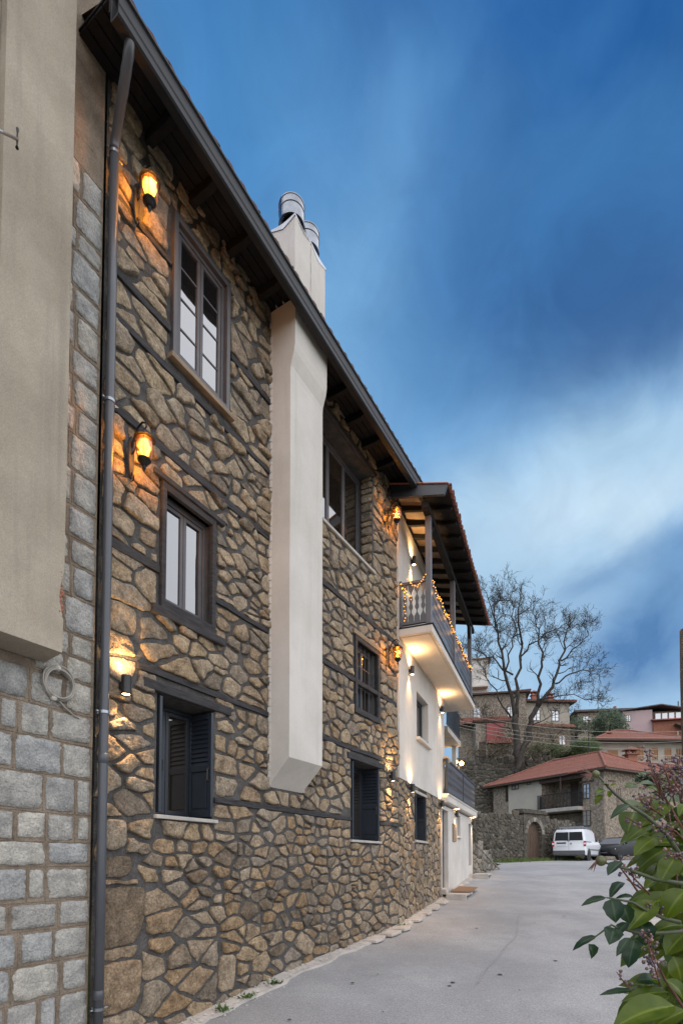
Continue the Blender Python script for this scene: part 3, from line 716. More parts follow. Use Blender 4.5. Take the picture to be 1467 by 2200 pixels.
# chimney stacks, caps
mid = 3.03
m = MB(); m.fbox(W1, 2.635, mid-.004, 7.9, 9.06, .03, .45); st1 = m.build('chimney_stack', m_white, SH, bev=.012)
m = MB(); m.fbox(W1, mid+.004, 3.435, 7.9, 9.06, .034, .446); st2 = m.build('chimney_stack', m_white, SH, bev=.012)
for st, uc in ((st1, 2.835), (st2, 3.235)):
    m = MB(); P = W1.P; h = .19
    # folded zinc flashing, swept up to its corners
    for k in range(4):
        q = [(-h-.02, -h-.02), (h+.02, -h-.02), (h+.02, h+.02), (-h-.02, h+.02)]; (x0, y0), (x1, y1) = q[k], q[(k+1) % 4]
        pr = []
        for i in range(9):
            f = i/8; z = 9.05+.03*abs(2*f-1)**1.5
            pr.append((P(uc+x0+(x1-x0)*f, z-.03-.05*(1-abs(2*f-1)), .24+y0+(y1-y0)*f), P(uc+x0+(x1-x0)*f, z, .24+y0+(y1-y0)*f), P(uc+(x0+(x1-x0)*f)*.5, 9.072, .24+(y0+(y1-y0)*f)*.5)))
        for A, B in zip(pr, pr[1:]): m.poly([A[0], B[0], B[1], A[1]]); m.poly([A[1], B[1], B[2], A[2]])
    m.build('flashing', m_silv, st, smooth=False)
    c = P(uc, 9.10, .24); m = MB()
    m.lathe(c, [(.12, -.05), (.12, .06), (.128, .06), (.128, .075), (.10, .075)], 20); m.build('flue_pipe', m_black, st, smooth=False)
    for k in range(4):
        t = k*math.pi/2+.5; d = Vector((math.cos(t), math.sin(t), 0)); m = MB(); m.tube([c+d*.125+Vector((0, 0, .03)), c+d*.155+Vector((0, 0, .18))], .008, 5); m.build('cap_leg', m_steel, st)
    m = MB(); m.lathe(c, [(0.169, .12), (0.186, .12), (0.190, .135), (0.184, .15), (0.184, .29), (0.192, .30), (0.192, .312), (0.184, .322), (0.184, .40), (0.191, .405), (0.191, .418), (0.175, .42), (.02, .40)], 36); m.build('chimney_cap', m_steel, st, smooth=False)
m = MB(); m.tube([W1.P(3.02+.012*math.sin(i*2.3)+.004*math.sin(i*5.1), 8.96-.085*i, .4485) for i in range(9)], .0028, 4); m.build('crack', m_mortar, st2)

# ------------------------------------------------------------------ downpipe
DP = empty('drainpipe', W1.P(.03, -1.9, .09), 'dark grey round drainpipe running down between grey blocks and stone house', 'drainpipe')
c = [(.03, y, .085) for y in (-2.05, .0, 1.5, 3.4, 5.6, 7.18)]
m = MB(); m.tube([W1.P(*p) for p in c], .043, 20); m.build('pipe', m_pipe, DP, smooth=True)
pts = []
for i in range(17):
    f = i/16; s_ = f*f*(3-2*f); pts.append(W1.P(.03-.20*s_, 7.10+.52*f, .085+.47*s_))
m = MB(); m.tube(pts, [.046+.003*(i % 2)*(1 if i > 8 else 0) for i in range(17)], 20); m.build('elbow', m_pipe, DP, smooth=True)
for v in (-.95, 1.28): 
    m = MB(); m.lathe(W1.P(.03, v-.35, .085), [(.044, 0), (.048, .004), (.048, .09), (.044, .095)], 20); m.build('socket', m_pipe, DP, smooth=True)
for v in (-1.38, 1.42, 4.50, 7.06):
    m = MB(); m.lathe(W1.P(.03, v, .085), [(.0445, -.014), (.050, -.014), (.050, .014), (.0445, .014)], 20)
    m.box(W1.P(.03, v, .02), (.03, .05, .02)); m.tube([W1.P(.078, v, .085), W1.P(.12, v, .085)], .010, 6); m.tube([W1.P(-.035, v, .085), W1.P(-.055, v, .085)], .010, 6)
    m.build('pipe_bracket', m_silv, DP, smooth=False)

# ------------------------------------------------------------------ grey block wall with the rendered bay
GW = empty('grey_block_wall', W1.P(-1, -2.2), 'grey squared stone block wall with tan mortar at the left edge', 'wall')
m = MB(); m.fbox(W1, -2.6, -.035, -2.6, 8.6, -.4, .012); m.build('mortar_wall', m_mortar_l, GW, fix=False)
rows_v = [-2.62, -2.34, -2.06, -1.79, -1.55, -1.18, -.88, -.59, -.345, -.045, .175, .43, .76, 1.08, 1.36, 1.66]
while rows_v[-1] < 6.5: rows_v.append(rows_v[-1]+random.choice((.22, .26, .3, .34)))
rg = random.Random(11); joints = MB()
def jline(p0, p1):
    n = 6; pts = []
    for i in range(n+1):
        f = i/n; pts.append(W1.P(p0[0]+(p1[0]-p0[0])*f+.006*noise.noise(Vector((p0[0]*5+f*3, p0[1]*7, 1))), p0[1]+(p1[1]-p0[1])*f+.010*noise.noise(Vector((p0[0]*5+f*2.2, p0[1]*7, 6))), .012))
    joints.tube(pts, .0055, 5)
for j, (v0, v1) in enumerate(zip(rows_v, rows_v[1:])):
    tilt = .03*noise.noise(Vector((j*.7, 0, 2)))
    us = [-.04]; 
    if v0 > 1.5: us.append(-.04-rg.uniform(.2, .33))
    while us[-1] > -2.2 and (v0 < 1.5 or len(us) < 3): us.append(us[-1]-rg.choice((.16, .27, .30, .34, .42)))
    jline((us[-1], v1), (-.04, v1+tilt*0))
    for u1_, u0_ in zip(us, us[1:]):
        if u0_ < -1.25 and v0 > 1.8: continue
        jline((u0_, v0), (u0_, v1))
        w_ = u1_-u0_; hh = v1-v0; g = .011 if w_ > .2 else .015
        gl = g+rg.uniform(0, .022); gr = g+rg.uniform(0, .02); gt = g+rg.uniform(0, .018); gb = g+rg.uniform(0, .018)
        q = []; n = 12
        x0, x1, y0, y1 = u0_+gl, u1_-gr, v0+gb, v1-gt; rr = min(x1-x0, y1-y0)
        if rr < .05: continue
        for k in range(4*n):
            s_ = k//n; f = (k % n)/n
            p = [(x0+(x1-x0)*f, y0), (x1, y0+(y1-y0)*f), (x1-(x1-x0)*f, y1), (x0, y1-(y1-y0)*f)][s_]
            cx, cy = (x0+x1)/2, (y0+y1)/2
            dx, dy = (p[0]-cx)/((x1-x0)/2), (p[1]-cy)/((y1-y0)/2)
            corner = max(0, abs(dx)+abs(dy)-1.55)
            f2 = 1-.12*corner+.08*noise.noise(Vector((p[0]*13, p[1]*13, j)))+.08*noise.noise(Vector((p[0]*40, p[1]*40, j)))
            q.append((cx+(p[0]-cx)*f2, cy+(p[1]-cy)*f2))
        m = MB(); m.cur = rg.random(); cu, cv = (x0+x1)/2, (y0+y1)/2; rings = []
        for sc, d in ((1.0, .004), (1.0, .016), (.975, .022), (.6, .028)):
            rings.append([W1.P(cu+(p[0]-cu)*sc, cv+(p[1]-cv)*sc, d+(.010*noise.noise(Vector((p[0]*18*sc, p[1]*18, 3))) if d > .02 else 0)) for p in q])
        m.loft(rings, False, True); m.build('block', m_block, GW, smooth=True, fix=False)
joints.build('mortar_joint', m_mortar_l, GW, smooth=True, kind='stuff')
# brown mortar rubble above the last quoin
m = MB()
for q in cells(-.52, -.04, 6.55, 8.2, lambda u, v: .15, 1.2, lambda u, v: .004, [], random.Random(6)): m.cur = rg.random(); stone(m, W1, q, rg.uniform(.006, .014), rg, 1.2, .0, True)
m.build('rough_mortar', m_mortar_l, GW, smooth=True, kind='stuff')
BY = empty('rendered_bay', W1.P(-.8, 1.7), 'tan rendered box bay jutting out high above the grey block wall', 'bay')
ul, ur, vb = -1.10, -.522, 1.77
m = MB(); P = W1.P; n = 14
# front face with its broken lower right corner
edge = []
for i in range(40):
    v = vb+(8.9-vb)*i/39; bite = 0
    if 2.05 < v < 2.55: bite = .05*math.sin(math.pi*(v-2.05)/.5)*(1+.6*noise.noise(Vector((v*20, 0, 0))))
    edge.append((ur-bite, v))
def brk(v): return .045*max(0, math.sin(math.pi*(v-2.05)/.45)) if 2.05 < v < 2.5 else 0
rings = []
vs = [vb+.0, 2.0]+[2.05+.05*i for i in range(10)]+[2.6, 3.5, 5, 6.5, 8.9]
for v in vs:
    b_ = brk(v)*(1+.5*noise.noise(Vector((v*30, 1, 0))))
    rings.append([P(ul, v, .02), P(ul, v, .285), P(ur-b_*.8, v, .285), P(ur, v, .285-b_), P(ur, v, .02)])
rings[0] = [P(ul, vb-.035, .02), P(ul, vb, .285), P(ur-.004, vb, .285), P(ur, vb, .281), P(ur, vb-.035, .02)]
m.loft(rings); m.build('rendered_box', m_tanr, BY, bev=.008)
m = MB()
for i in range(16):
    v = rg.uniform(2.08, 2.46); m.cur = rg.random(); cx = ur-rg.uniform(.005, .04); r_ = rg.uniform(.012, .026); m.ball(P(cx, v, .265), r_, 6, 4)
m.build('broken_brick', m_brick, BY)
m = MB(); m.fbox(W1, -2.6, ul-.004, 1.6, 8.9, .02, .20); m.build('side_wall', m_tanr, BY)
# washing-line bracket
q0, q1 = at(-40, 262, 3.6), at(38, 299, 3.95)
LB = empty('washing_line_bracket', q0, 'pale metal rod with a small hooked end sticking out before the tan bay', 'bracket')
m = MB(); m.tube([q0, q1], .011, 8); m.build('rod', m_silv, LB, smooth=True)
m = MB(); z = Vector((0, 0, 1)); m.tube([q1+z*.085, q1+z*.05, q1, q1-z*.05, q1-z*.075], [.012, .006, .008, .006, .013], 8); m.build('hook', m_bronze, LB, smooth=True)
m = MB(); m.hexa([q0+Vector(p) for p in ((-.02, 0, -.05), (.02, 0, -.05), (.02, .02, -.05), (-.02, .02, -.05), (-.02, 0, .05), (.02, 0, .05), (.02, .02, .05), (-.02, .02, .05))]); m.build('mount', m_silv, LB)
# coil of cable on the block wall
cc = W1.P(-.41, 1.585, .05)
CO = empty('cable_coil', cc, 'coil of pale grey cable hanging on the grey block wall', 'cable')
m = MB()
for k in range(7):
    pts = []; r_ = .135+rg.uniform(-.014, .014); du, dv = rg.uniform(-.012, .012), rg.uniform(-.014, .014)
    for i in range(33):
        t = 2*math.pi*i/32; pts.append(W1.P(-.41+du+r_*1.0*math.cos(t), 1.575+dv+r_*1.02*math.sin(t), .035+.008*k*.8+.006*math.sin(3*t+k)))
    m.tube(pts, .0075, 6, False)
m.build('cable_loops', m_cable, CO, smooth=True)
m = MB(); m.tube([W1.P(-.40, 1.43, .05), W1.P(-.33, 1.38, .04), W1.P(-.24, 1.33, .035), W1.P(-.19, 1.32, .03)], .007, 6); m.build('loose_end', m_cable, CO, smooth=True)
for t in (1.62, 4.45):
    p = W1.P(-.41+.135*math.cos(t), 1.575+.138*math.sin(t), .05); m = MB(); m.ball(p, .03, 8, 5); m.build('tape', m_white, CO)

# ------------------------------------------------------------------ the white house beyond the stone one
WH = empty('white_rendered_house', W2.P(3, -1.2), 'white rendered house with timber balcony, lit under the slab, beyond the stone house', 'house')
WHOLES = [(1.50, 2.72, 2.94, 4.04, .28), (1.42, 2.52, .50, 1.60, .30)]
m = holed_wall(W2, 0, 4.36, -2.0, 1.745, [WHOLES[1]], 0); m.build('lower_mortar_wall', m_mortar, WH, fix=False)
def s2(u, v): return .125+.03*noise.noise(Vector((u*1.2, v*1.2, 8)))
pl2 = cells(.02, 4.34, -1.7, 1.70, s2, 1.5, lambda u, v: .024, [(1.36, 2.58, .42, 1.68)], random.Random(9), lambda u, v: v > -1.6+.08*u)
masonry(W2, pl2, WH, m_stone, random.Random(4), lambda u, v, r: r.uniform(.012, .032), 140)
m = holed_wall(W2, -.02, 4.85, 1.75, 7.6, [WHOLES[0]], .045); m.poly([W2.P(-.02, 1.75, .045), W2.P(4.85, 1.75, .045), W2.P(4.85, 1.75, 0), W2.P(-.02, 1.75, 0)])
m.poly([W2.P(4.85, 1.75, .045), W2.P(4.85, 7.6, .045), W2.P(4.85, 7.6, -5), W2.P(4.85, 1.75, -5)]); m.poly([W2.P(-.02, 1.75, .045), W2.P(-.02, 7.6, .045), W2.P(-.02, 7.6, -.1), W2.P(-.02, 1.75, -.1)])
m.build('upper_wall', m_white, WH, fix=False)
w = window(W2, WH, WHOLES[0], 0, -.15, None, rows=1, fm=m_shutter, pane=m_panew); sill(W2, w, 1.44, 2.80, 2.87, 2.935, .13, m_white)
w = window(W2, WH, WHOLES[1], 0, -.22, None, rows=1, fm=m_shutter, pane=m_panew); sill(W2, w, 1.38, 2.58, .44, .495, .06, m_sill)
m = MB(); m.fbox(W2, 1.3, 2.66, 1.605, 1.67, -.08, .03); m.build('lintel', m_sill, w, bev=.008)
shutter(W2, WH, 2.50, .53, 1.57, 1, .40); shutter(W2, WH, 1.44, .53, 1.57, -1, .40)
# ground floor with the door
DH = (4.42, 5.30, -.80, 1.50, .22); SW = [(6.88, 7.50, .82, 1.52, .25), (9.30, 9.95, -.16, 1.40, .25)]
m = holed_wall(W2, 4.37, 10.3, -2, 1.62, [DH]+SW, .05); m.poly([W2.P(10.3, -2, .05), W2.P(10.3, 1.62, .05), W2.P(10.3, 1.62, -5), W2.P(10.3, -2, -5)])
m.poly([W2.P(4.37, -2, .05), W2.P(4.37, 1.62, .05), W2.P(4.37, 1.62, -.02), W2.P(4.37, -2, -.02)])
m.build('ground_floor_wall', m_white, WH, fix=False)
m = MB(); m.fbox(W2, 4.43, 5.29, -.79, 1.49, -.13, -.08); dr = m.build('door', m_shutter, WH, bev=.004)
for k in range(3): m = MB(); m.fbox(W2, 4.55, 5.17, -.65+.70*k, -.08+.70*k, -.079, -.066); m.build('panel', m_shutter, dr, bev=.006)
m = MB(); m.tube([W2.P(5.16, .1, -.06), W2.P(5.16, .1, -.02), W2.P(5.06, .1, -.02)], .011, 6); m.build('handle', m_silv, dr)
m = MB(); m.fbox(W2, 4.36, 5.40, -.95, -.802, -.1, .16); m.build('door_step', m_conc, WH, bev=.01)
for h in SW:
    w = window(W2, WH, h, 0, -.14, None, rows=1, cols=1, fm=m_shutter, pane=m_panew)
    if h is SW[0]: sill(W2, w, 6.82, 7.56, .76, .815, .12, m_white)
# balcony
m = MB()
sl0, sl1, dS = -.02, 6.16, .76
m.loft([[W2.P(u, 4.75, .046), W2.P(u, 4.75, dS-.03), W2.P(u, 4.73, dS), W2.P(u, 4.90, dS), W2.P(u, 4.90, .046)] for u in (sl0, sl1)])
m.fbox(W2, 4.852, sl1, 4.75, 4.90, -2.5, .044)
BA = m.build('balcony', m_white, WH, bev=.012)
m = MB(); m.fbox(W2, sl0+.09, sl1-.1, 4.742, 4.749, .675, .683); m.fbox(W2, sl0+.09, sl0+.098, 4.742, 4.749, .05, .675); m.build('drip_groove', m_conc, BA)
m = MB(); m.fbox(W2, sl0-.01, sl1+.01, 4.903, 4.925, .05, dS+.025); m.build('edge_flashing', m_gutter, BA, bev=.004)
PU = (.04, 2.84, 5.70)
for u in PU:
    m = MB(); m.fbox(W2, u-.06, u+.06, 4.928, 7.22, .62, .74); m.build('post', m_pole, BA, bev=.008)
    m = MB(); m.prism([W2.P(u+.02 if u < 5 else u-.02, 6.75, .66), W2.P(u+.02 if u < 5 else u-.02, 6.85, .66), W2.P(u+(.42 if u < 5 else -.42), 7.21, .66), W2.P(u+(.32 if u < 5 else -.32), 7.21, .66)], W2.P(0, 0, .06)-W2.P(0, 0, 0)); m.build('brace', m_soffit, BA, bev=.006)
# fretwork boards: each board has a waisted, lobed outline so that pairs leave pierced shapes
def fret_mesh():
    m = MB(); n = 22; L_ = []; Rr = []
    for i in range(n+1):
        f = i/n; z = .82*f; e = 0
        if .16 < f < .84:
            g = (f-.16)/.68; e = .004+.030*abs(math.sin(math.pi*3*g))+(.014*abs(math.sin(math.pi*g*3+0)) if g < .34 or g > .66 else .0)
        L_.append((-.058+e, z)); Rr.append((.058-e, z))
    a = [Vector((x, -.006, z)) for x, z in L_]; b = [Vector((x, -.006, z)) for x, z in Rr]
    a2 = [p+Vector((0, .012, 0)) for p in a]; b2 = [p+Vector((0, .012, 0)) for p in b]
    m.loft([[a[i], b[i], b2[i], a2[i]] for i in range(n+1)]); return m
fret = fret_mesh().mesh('baluster_board', m_pole, (0, 0, 0))
def put(mesh, name, par, loc, rz):
    o = bpy.data.objects.new(name, mesh); COL.objects.link(o); o.parent = par; o.location = loc-wloc(par); o.rotation_euler.z = rz; return o
def railing(fr, par, u0, u1, d, vb_, top=.98, side=None):
    # rails as one part, every pierced board its own sub-part
    m = MB(); m.fbox(fr, u0, u1, vb_+.06, vb_+.12, d-.03, d+.03); m.fbox(fr, u0, u1, vb_+top-.05, vb_+top, d-.04, d+.04)
    ra = m.build('railing', m_pole, par, bev=.006); return ra
rz2 = math.atan2(W2.d.y, W2.d.x)
ra = railing(W2, BA, PU[0]+.062, PU[1]-.062, .69, 4.92); 
n = 23
def boards(fr, u0, u1, d, vb_, n, rz):
    for i in range(n): put(fret, 'baluster_board', BA, fr.P(u0+(u1-u0)*(i+.5)/n, vb_+.115, d), rz)
boards(W2, PU[0]+.062, PU[1]-.062, .69, 4.92, n, rz2)
railing(W2, BA, PU[1]+.062, PU[2]-.062, .69, 4.92); boards(W2, PU[1]+.062, PU[2]-.062, .69, 4.92, n, rz2)
Fs = Frame(tuple(W2.O+W2.d*.04), tuple(W2.n)); Fs.n = -W2.d
railing(Fs, BA, .05, .62, 0, 4.92); boards(Fs, .10, .62, 0, 4.92, 4, math.atan2(W2.n.y, W2.n.x))
m = MB(); m.fbox(Fs, .05, .10, 4.95, 5.95, -.03, .03); m.build('wall_post', m_pole, BA, bev=.005)
Fe = Frame(tuple(W2.O+W2.d*5.70), tuple(W2.n)); Fe.n = W2.d
railing(Fe, BA, .05, .62, 0, 4.92); boards(Fe, .05, .62, 0, 4.92, 5, math.atan2(W2.n.y, W2.n.x))
# balcony roof: plate, rafters, planks, tiles
RO = MB(); RO.fbox(W2, -.30, 6.3, 7.222, 7.36, .61, .75); RO = RO.build('roof_plate', m_soffit, WH, bev=.006)
m = MB(); m.hexa([W2.P(-.35, 7.46, 1.16), W2.P(6.35, 7.46, 1.16), W2.P(6.35, 7.76, .0), W2.P(-.35, 7.76, .0), W2.P(-.35, 7.49, 1.17), W2.P(6.35, 7.49, 1.17), W2.P(6.35, 7.79, .0), W2.P(-.35, 7.79, .0)])
BR = m.build('balcony_roof', m_soffit, WH, bev=.003)
for i in range(13):
    u = -.28+6.5*i/12; m = MB(); P = W2.P
    m.prism([P(u-.04, 7.40, 1.12), P(u-.04, 7.458, 1.14), P(u-.04, 7.757, .0), P(u-.04, 7.64, .0)], P(.08, 0, 0)-P(0, 0, 0)); m.build('rafter', m_soffit, BR, bev=.006)
    if i < 12 and i % 1 == 0:
        m = MB(); a_, b_ = u+.045, u+6.5/12-.045
        m.hexa([P(a_, 7.6, .62), P(b_, 7.6, .62), P(b_, 7.745, .05), P(a_, 7.745, .05), P(a_, 7.605, .625), P(b_, 7.605, .625), P(b_, 7.75, .05), P(a_, 7.75, .05)]); m.build('soffit_panel', m_pine, BR)
m = MB(); m.hexa([W2.P(-.43, 7.30, 1.10), W2.P(-.36, 7.30, 1.10), W2.P(-.36, 7.52, .0), W2.P(-.43, 7.52, .0), W2.P(-.43, 7.485, 1.17), W2.P(-.36, 7.485, 1.17), W2.P(-.36, 7.785, .0), W2.P(-.43, 7.785, .0)]); m.build('end_board', m_dark, BR, bev=.004)
m = MB(); m.hexa([W2.P(-.46, 7.495, 1.19), W2.P(-.30, 7.50, 1.19), W2.P(-.30, 7.805, -.02), W2.P(-.46, 7.80, -.02), W2.P(-.46, 7.505, 1.19), W2.P(-.30, 7.515, 1.19), W2.P(-.30, 7.82, -.02), W2.P(-.46, 7.815, -.02)]); m.build('copper_flashing', m_copper, BR)
def barrel(L_=.42, r0=.085, r1=.10, t=.014, n=7):
    m = MB()
    for (ra_, rb_) in ((r0, r1),):
        A = []; B = []; A2 = []; B2 = []
        for k in range(n+1):
            th = math.pi*k/n; c_, s_ = math.cos(th), math.sin(th)
            A.append((c_*r1, 0, s_*r1*.75)); B.append((c_*r0, L_, s_*r0*.75)); A2.append((c_*(r1-t), 0, s_*(r1-t)*.75)); B2.append((c_*(r0-t), L_, s_*(r0-t)*.75))
        ids = [m.pts(x) for x in (A, B, B2, A2)]
        for x, y in ((0, 1), (1, 2), (2, 3), (3, 0)):
            for k in range(n): m.f.append((ids[x]+k, ids[x]+k+1, ids[y]+k+1, ids[y]+k))
    return m
tm = barrel(); tmesh = []
for k in range(6): tm.r = [k/5]*len(tm.v); tmesh.append(tm.mesh('tile', m_tile, (0, 0, 0), True, False))
ang = math.atan2(.30, 1.16); rzt = math.atan2(-W2.n.y, -W2.n.x)-math.pi/2
rg = random.Random(21)
for r in range(4):
    for k in range(34):
        u = -.30+6.7*k/33; dd = 1.22-.36*r; z = 7.535+.30/1.16*(1.16-dd)+.012*(3-r)*0
        o = put(tmesh[rg.randrange(6)], 'tile', BR, W2.P(u+rg.uniform(-.008, .008), z-.035, dd+rg.uniform(-.012, .012)), rzt); o.rotation_euler = (ang-.05, 0, rzt)
        if k < 33: # channel tile between
            o = put(tmesh[rg.randrange(6)], 'tile', BR, W2.P(u+.1015, z+.015, dd+.015), rzt) if r == 0 else None
            if o: o.rotation_euler = (-ang, math.pi, rzt)
# terrace on the ground floor
m = MB(); T0, T1 = 4.40, 10.42
m.loft([[W2.P(u, 1.66, -2.4), W2.P(u, 1.66, .17), W2.P(u, 1.70, .22), W2.P(u, 1.86, .22), W2.P(u, 1.90, .25), W2.P(u, 1.93, .25), W2.P(u, 1.93, -2.4)] for u in (T0, T1)])
TE = m.build('terrace', m_white, WH, bev=.01)
tp = (4.62, 7.5, 10.3)
for u in tp: m = MB(); m.fbox(W2, u-.03, u+.03, 1.932, 2.98, .12, .18); m.build('post', m_dark, TE, bev=.004)
for a_, b_, n in ((tp[0]+.031, tp[1]-.031, 26), (tp[1]+.031, tp[2]-.031, 26)):
    m = MB(); m.fbox(W2, a_, b_, 2.91, 2.97, .115, .185); m.fbox(W2, a_, b_, 1.99, 2.03, .125, .175); m.build('rail', m_dark, TE, bev=.004)
    for i in range(n):
        o = put(fret, 'baluster_board', TE, W2.P(a_+(b_-a_)*(i+.5)/n, 2.025, .15), rz2); o.scale = ((b_-a_)/n/.118, 1, 1.09)
Ft = Frame(tuple(W2.O+W2.d*4.62), tuple(W2.n)); Ft.n = -W2.d
m = MB(); m.fbox(Ft, -2.2, .118, 2.91, 2.97, -.03, .03); m.fbox(Ft, -2.2, .118, 1.99, 2.03, -.02, .02); m.build('rail', m_dark, TE)
m = MB(); m.lathe(W2.P(4.80, 2.95, .10), [(.001, -.10), (.10, -.08), (.13, -.05), (.13, .05), (.10, .08), (.001, .10)], 12, tuple(-Vector((W2.d.x, W2.d.y, 0)))); m.build('junction_box', m_tanr, WH, smooth=True)
Fb = Frame(tuple(W2.O+W2.d*7.5), tuple(W2.d))
# rear upper wing with its small iron balcony
m = MB(); m.fbox(W2, 4.9, 9.6, 1.935, 7.0, -5, -2.0); m.build('rear_wing', m_white, WH)
m = MB(); m.fbox(W2, 6.2, 8.7, 4.15, 4.33, -1.99, -.10); RB = m.build('rear_balcony', m_conc, WH, bev=.01)
m = MB(); m.fbox(W2, 6.2, 8.7, 5.25, 5.30, -.16, -.12); m.fbox(W2, 6.2, 6.24, 5.25, 5.30, -2, -.16); m.fbox(W2, 6.2, 8.7, 4.40, 4.43, -.155, -.125); m.build('rail', m_dark, RB)
bar = MB(); bar.box((0, 0, .45), (.02, .02, .88)); bar = bar.mesh('bar', m_dark, (0, 0, 0))
for i in range(19): put(bar, 'bar', RB, W2.P(6.23+2.45*i/18, 4.36, -.14), rz2)
for i in range(14): put(bar, 'bar', RB, W2.P(6.22, 4.36, -.26-1.7*i/13), rz2)
m = MB(); m.fbox(W2, 8.55, 8.7, 1.935, 4.148, -.4, -.25); m.build('column', m_white, RB)

# ------------------------------------------------------------------ things fixed to the walls
def point_light(par, loc, energy, col, r=.03):
    l = bpy.data.lights.new('lamp_light', 'POINT'); l.energy = energy; l.color = col; l.shadow_soft_size = r
    o = bpy.data.objects.new('lamp_light', l); COL.objects.link(o); o.parent = par; o.location = loc; return o
def spot_light(par, loc, down, energy, size, blend=1.0):
    l = bpy.data.lights.new('beam_light', 'SPOT'); l.energy = energy; l.color = (1, .60, .26); l.spot_size = R(size); l.spot_blend = blend; l.shadow_soft_size = .02
    o = bpy.data.objects.new('beam_light', l); COL.objects.link(o); o.parent = par; o.location = loc; o.rotation_euler = (0 if down else math.pi, 0, 0); return o
def make_lantern():
    # local: x out from the wall, z up, origin at the wall
    root = empty('wall_lantern', (0, 0, 0)); B = dict(parent=root, local=True)
    m = MB(); m.loft([[(0, -w_, z), (0, w_, z), (.018, w_*.7, z), (.018, -w_*.7, z)] for w_, z in ((.008, -.22), (.022, -.19), (.03, -.14), (.04, -.05), (.045, .03), (.036, .10), (.045, .14), (.02, .20), (.006, .22))]); m.build('backplate', m_bronze, smooth=False, bev=.003, **B)
    m = MB(); pts = [(.015, 0, .10), (.05, 0, .20), (.10, 0, .275), (.165, 0, .30), (.215, 0, .275), (.225, 0, .235), (.205, 0, .215), (.185, 0, .23)]
    m.tube(pts, [.011, .011, .011, .010, .009, .008, .007, .005], 8); m.build('scroll_arm', m_bronze, smooth=True, **B); m = MB(); m.tube([(.02, 0, .03), (.07, 0, .07), (.095, 0, .14), (.08, 0, .185), (.05, 0, .175), (.055, 0, .145)], [.009, .009, .008, .007, .006, .004], 8)
    m.build('scroll_arm', m_bronze, smooth=True, **B); m = MB(); m.tube([(.018, 0, -.16), (.05, 0, -.20), (.045, 0, -.245), (.015, 0, -.245), (.01, 0, -.215)], [.008, .007, .006, .005, .004], 8); m.build('scroll_arm', m_bronze, smooth=True, **B)
    cx = .20; m = MB(); m.lathe((cx, 0, 0), [(.006, .225), (.016, .21), (.014, .20), (.034, .185), (.06, .165), (.066, .15), (.098, .128), (.104, .112), (.088, .106), (.082, .098), (.001, .098)], 16); m.build('cap', m_bronze, smooth=False, **B)
    m = MB(); m.lathe((cx, 0, 0), [(.080, .097), (.085, .05), (.080, -.01), (.068, -.06), (.056, -.09)], 20); m.build('glass', m_amber, smooth=True, **B)
    m = MB()
    for k in range(6):
        t = 2*math.pi*k/6+.26; c_, s_ = math.cos(t), math.sin(t)
        m.tube([(cx+c_*r, s_*r, z) for r, z in ((.088, .10), (.089, .05), (.084, -.01), (.072, -.06), (.06, -.095))], .0045, 5)
    m.build('cage', m_bronze, smooth=True, **B)
    m = MB(); m.lathe((cx, 0, 0), [(.001, -.088), (.063, -.088), (.066, -.102), (.05, -.12), (.032, -.145), (.015, -.158), (.012, -.17), (.02, -.18), (.013, -.195), (.004, -.215), (.001, -.225)], 16); m.build('finial', m_bronze, smooth=False, **B)
    m = MB(); m.lathe((cx, 0, 0), [(.001, -.06), (.010, -.055), (.016, -.02), (.017, .01), (.010, .035), (.001, .05)], 12); m.build('bulb', m_bulb, smooth=True, **B)
    point_light(root, (cx, 0, .06), 6, (1, .62, .26), .02)
    point_light(root, (cx, 0, -.04), 12, (1, .60, .24), .03)
    return root
lab = ['black iron lantern under the eaves, above and left of the tall top window', 'black iron lantern left of the middle timber window, beside the drainpipe', 'black iron lantern at the top corner beside the balcony roof', 'black iron lantern just below the balcony slab, right of the barred window']
pl = [(.315, 6.87), (.30, 4.12), (6.46, 6.98), (6.48, 4.14)]
proto = make_lantern()
for i, (u, v) in enumerate(pl):
    o = proto if i == 0 else copy_tree(proto)
    o.location = W1.P(u, v, .06); o.rotation_euler.z = W1.rz(); o.scale = (1.02,)*3
    tag(o, lab[i], 'lantern', 'lit iron lanterns on the house walls')
def make_spot(e_dn, e_up):
    root = empty('wall_spotlight', (0, 0, 0)); B = dict(parent=root, local=True)
    m = MB(); m.lathe((.085, 0, 0), [(.036, -.088), (.042, -.088), (.045, -.095), (.047, -.095), (.047, .095), (.045, .095), (.042, .088), (.036, .088)], 20); m.build('housing', m_black, smooth=False, bev=.002, **B)
    m = MB(); m.box((.02, 0, 0), (.04, .05, .07)); m.build('mount', m_black, bev=.003, **B)
    for s_ in (-1, 1): m = MB(); m.lathe((.085, 0, s_*.0875), [(.001, -.001), (.036, -.001), (.036, .003), (.001, .003)], 16); m.build('lens', m_lens, **B)
    spot_light(root, (.085, 0, -.10), True, e_dn, 84); spot_light(root, (.085, 0, .10), False, e_up, 150)
    return root
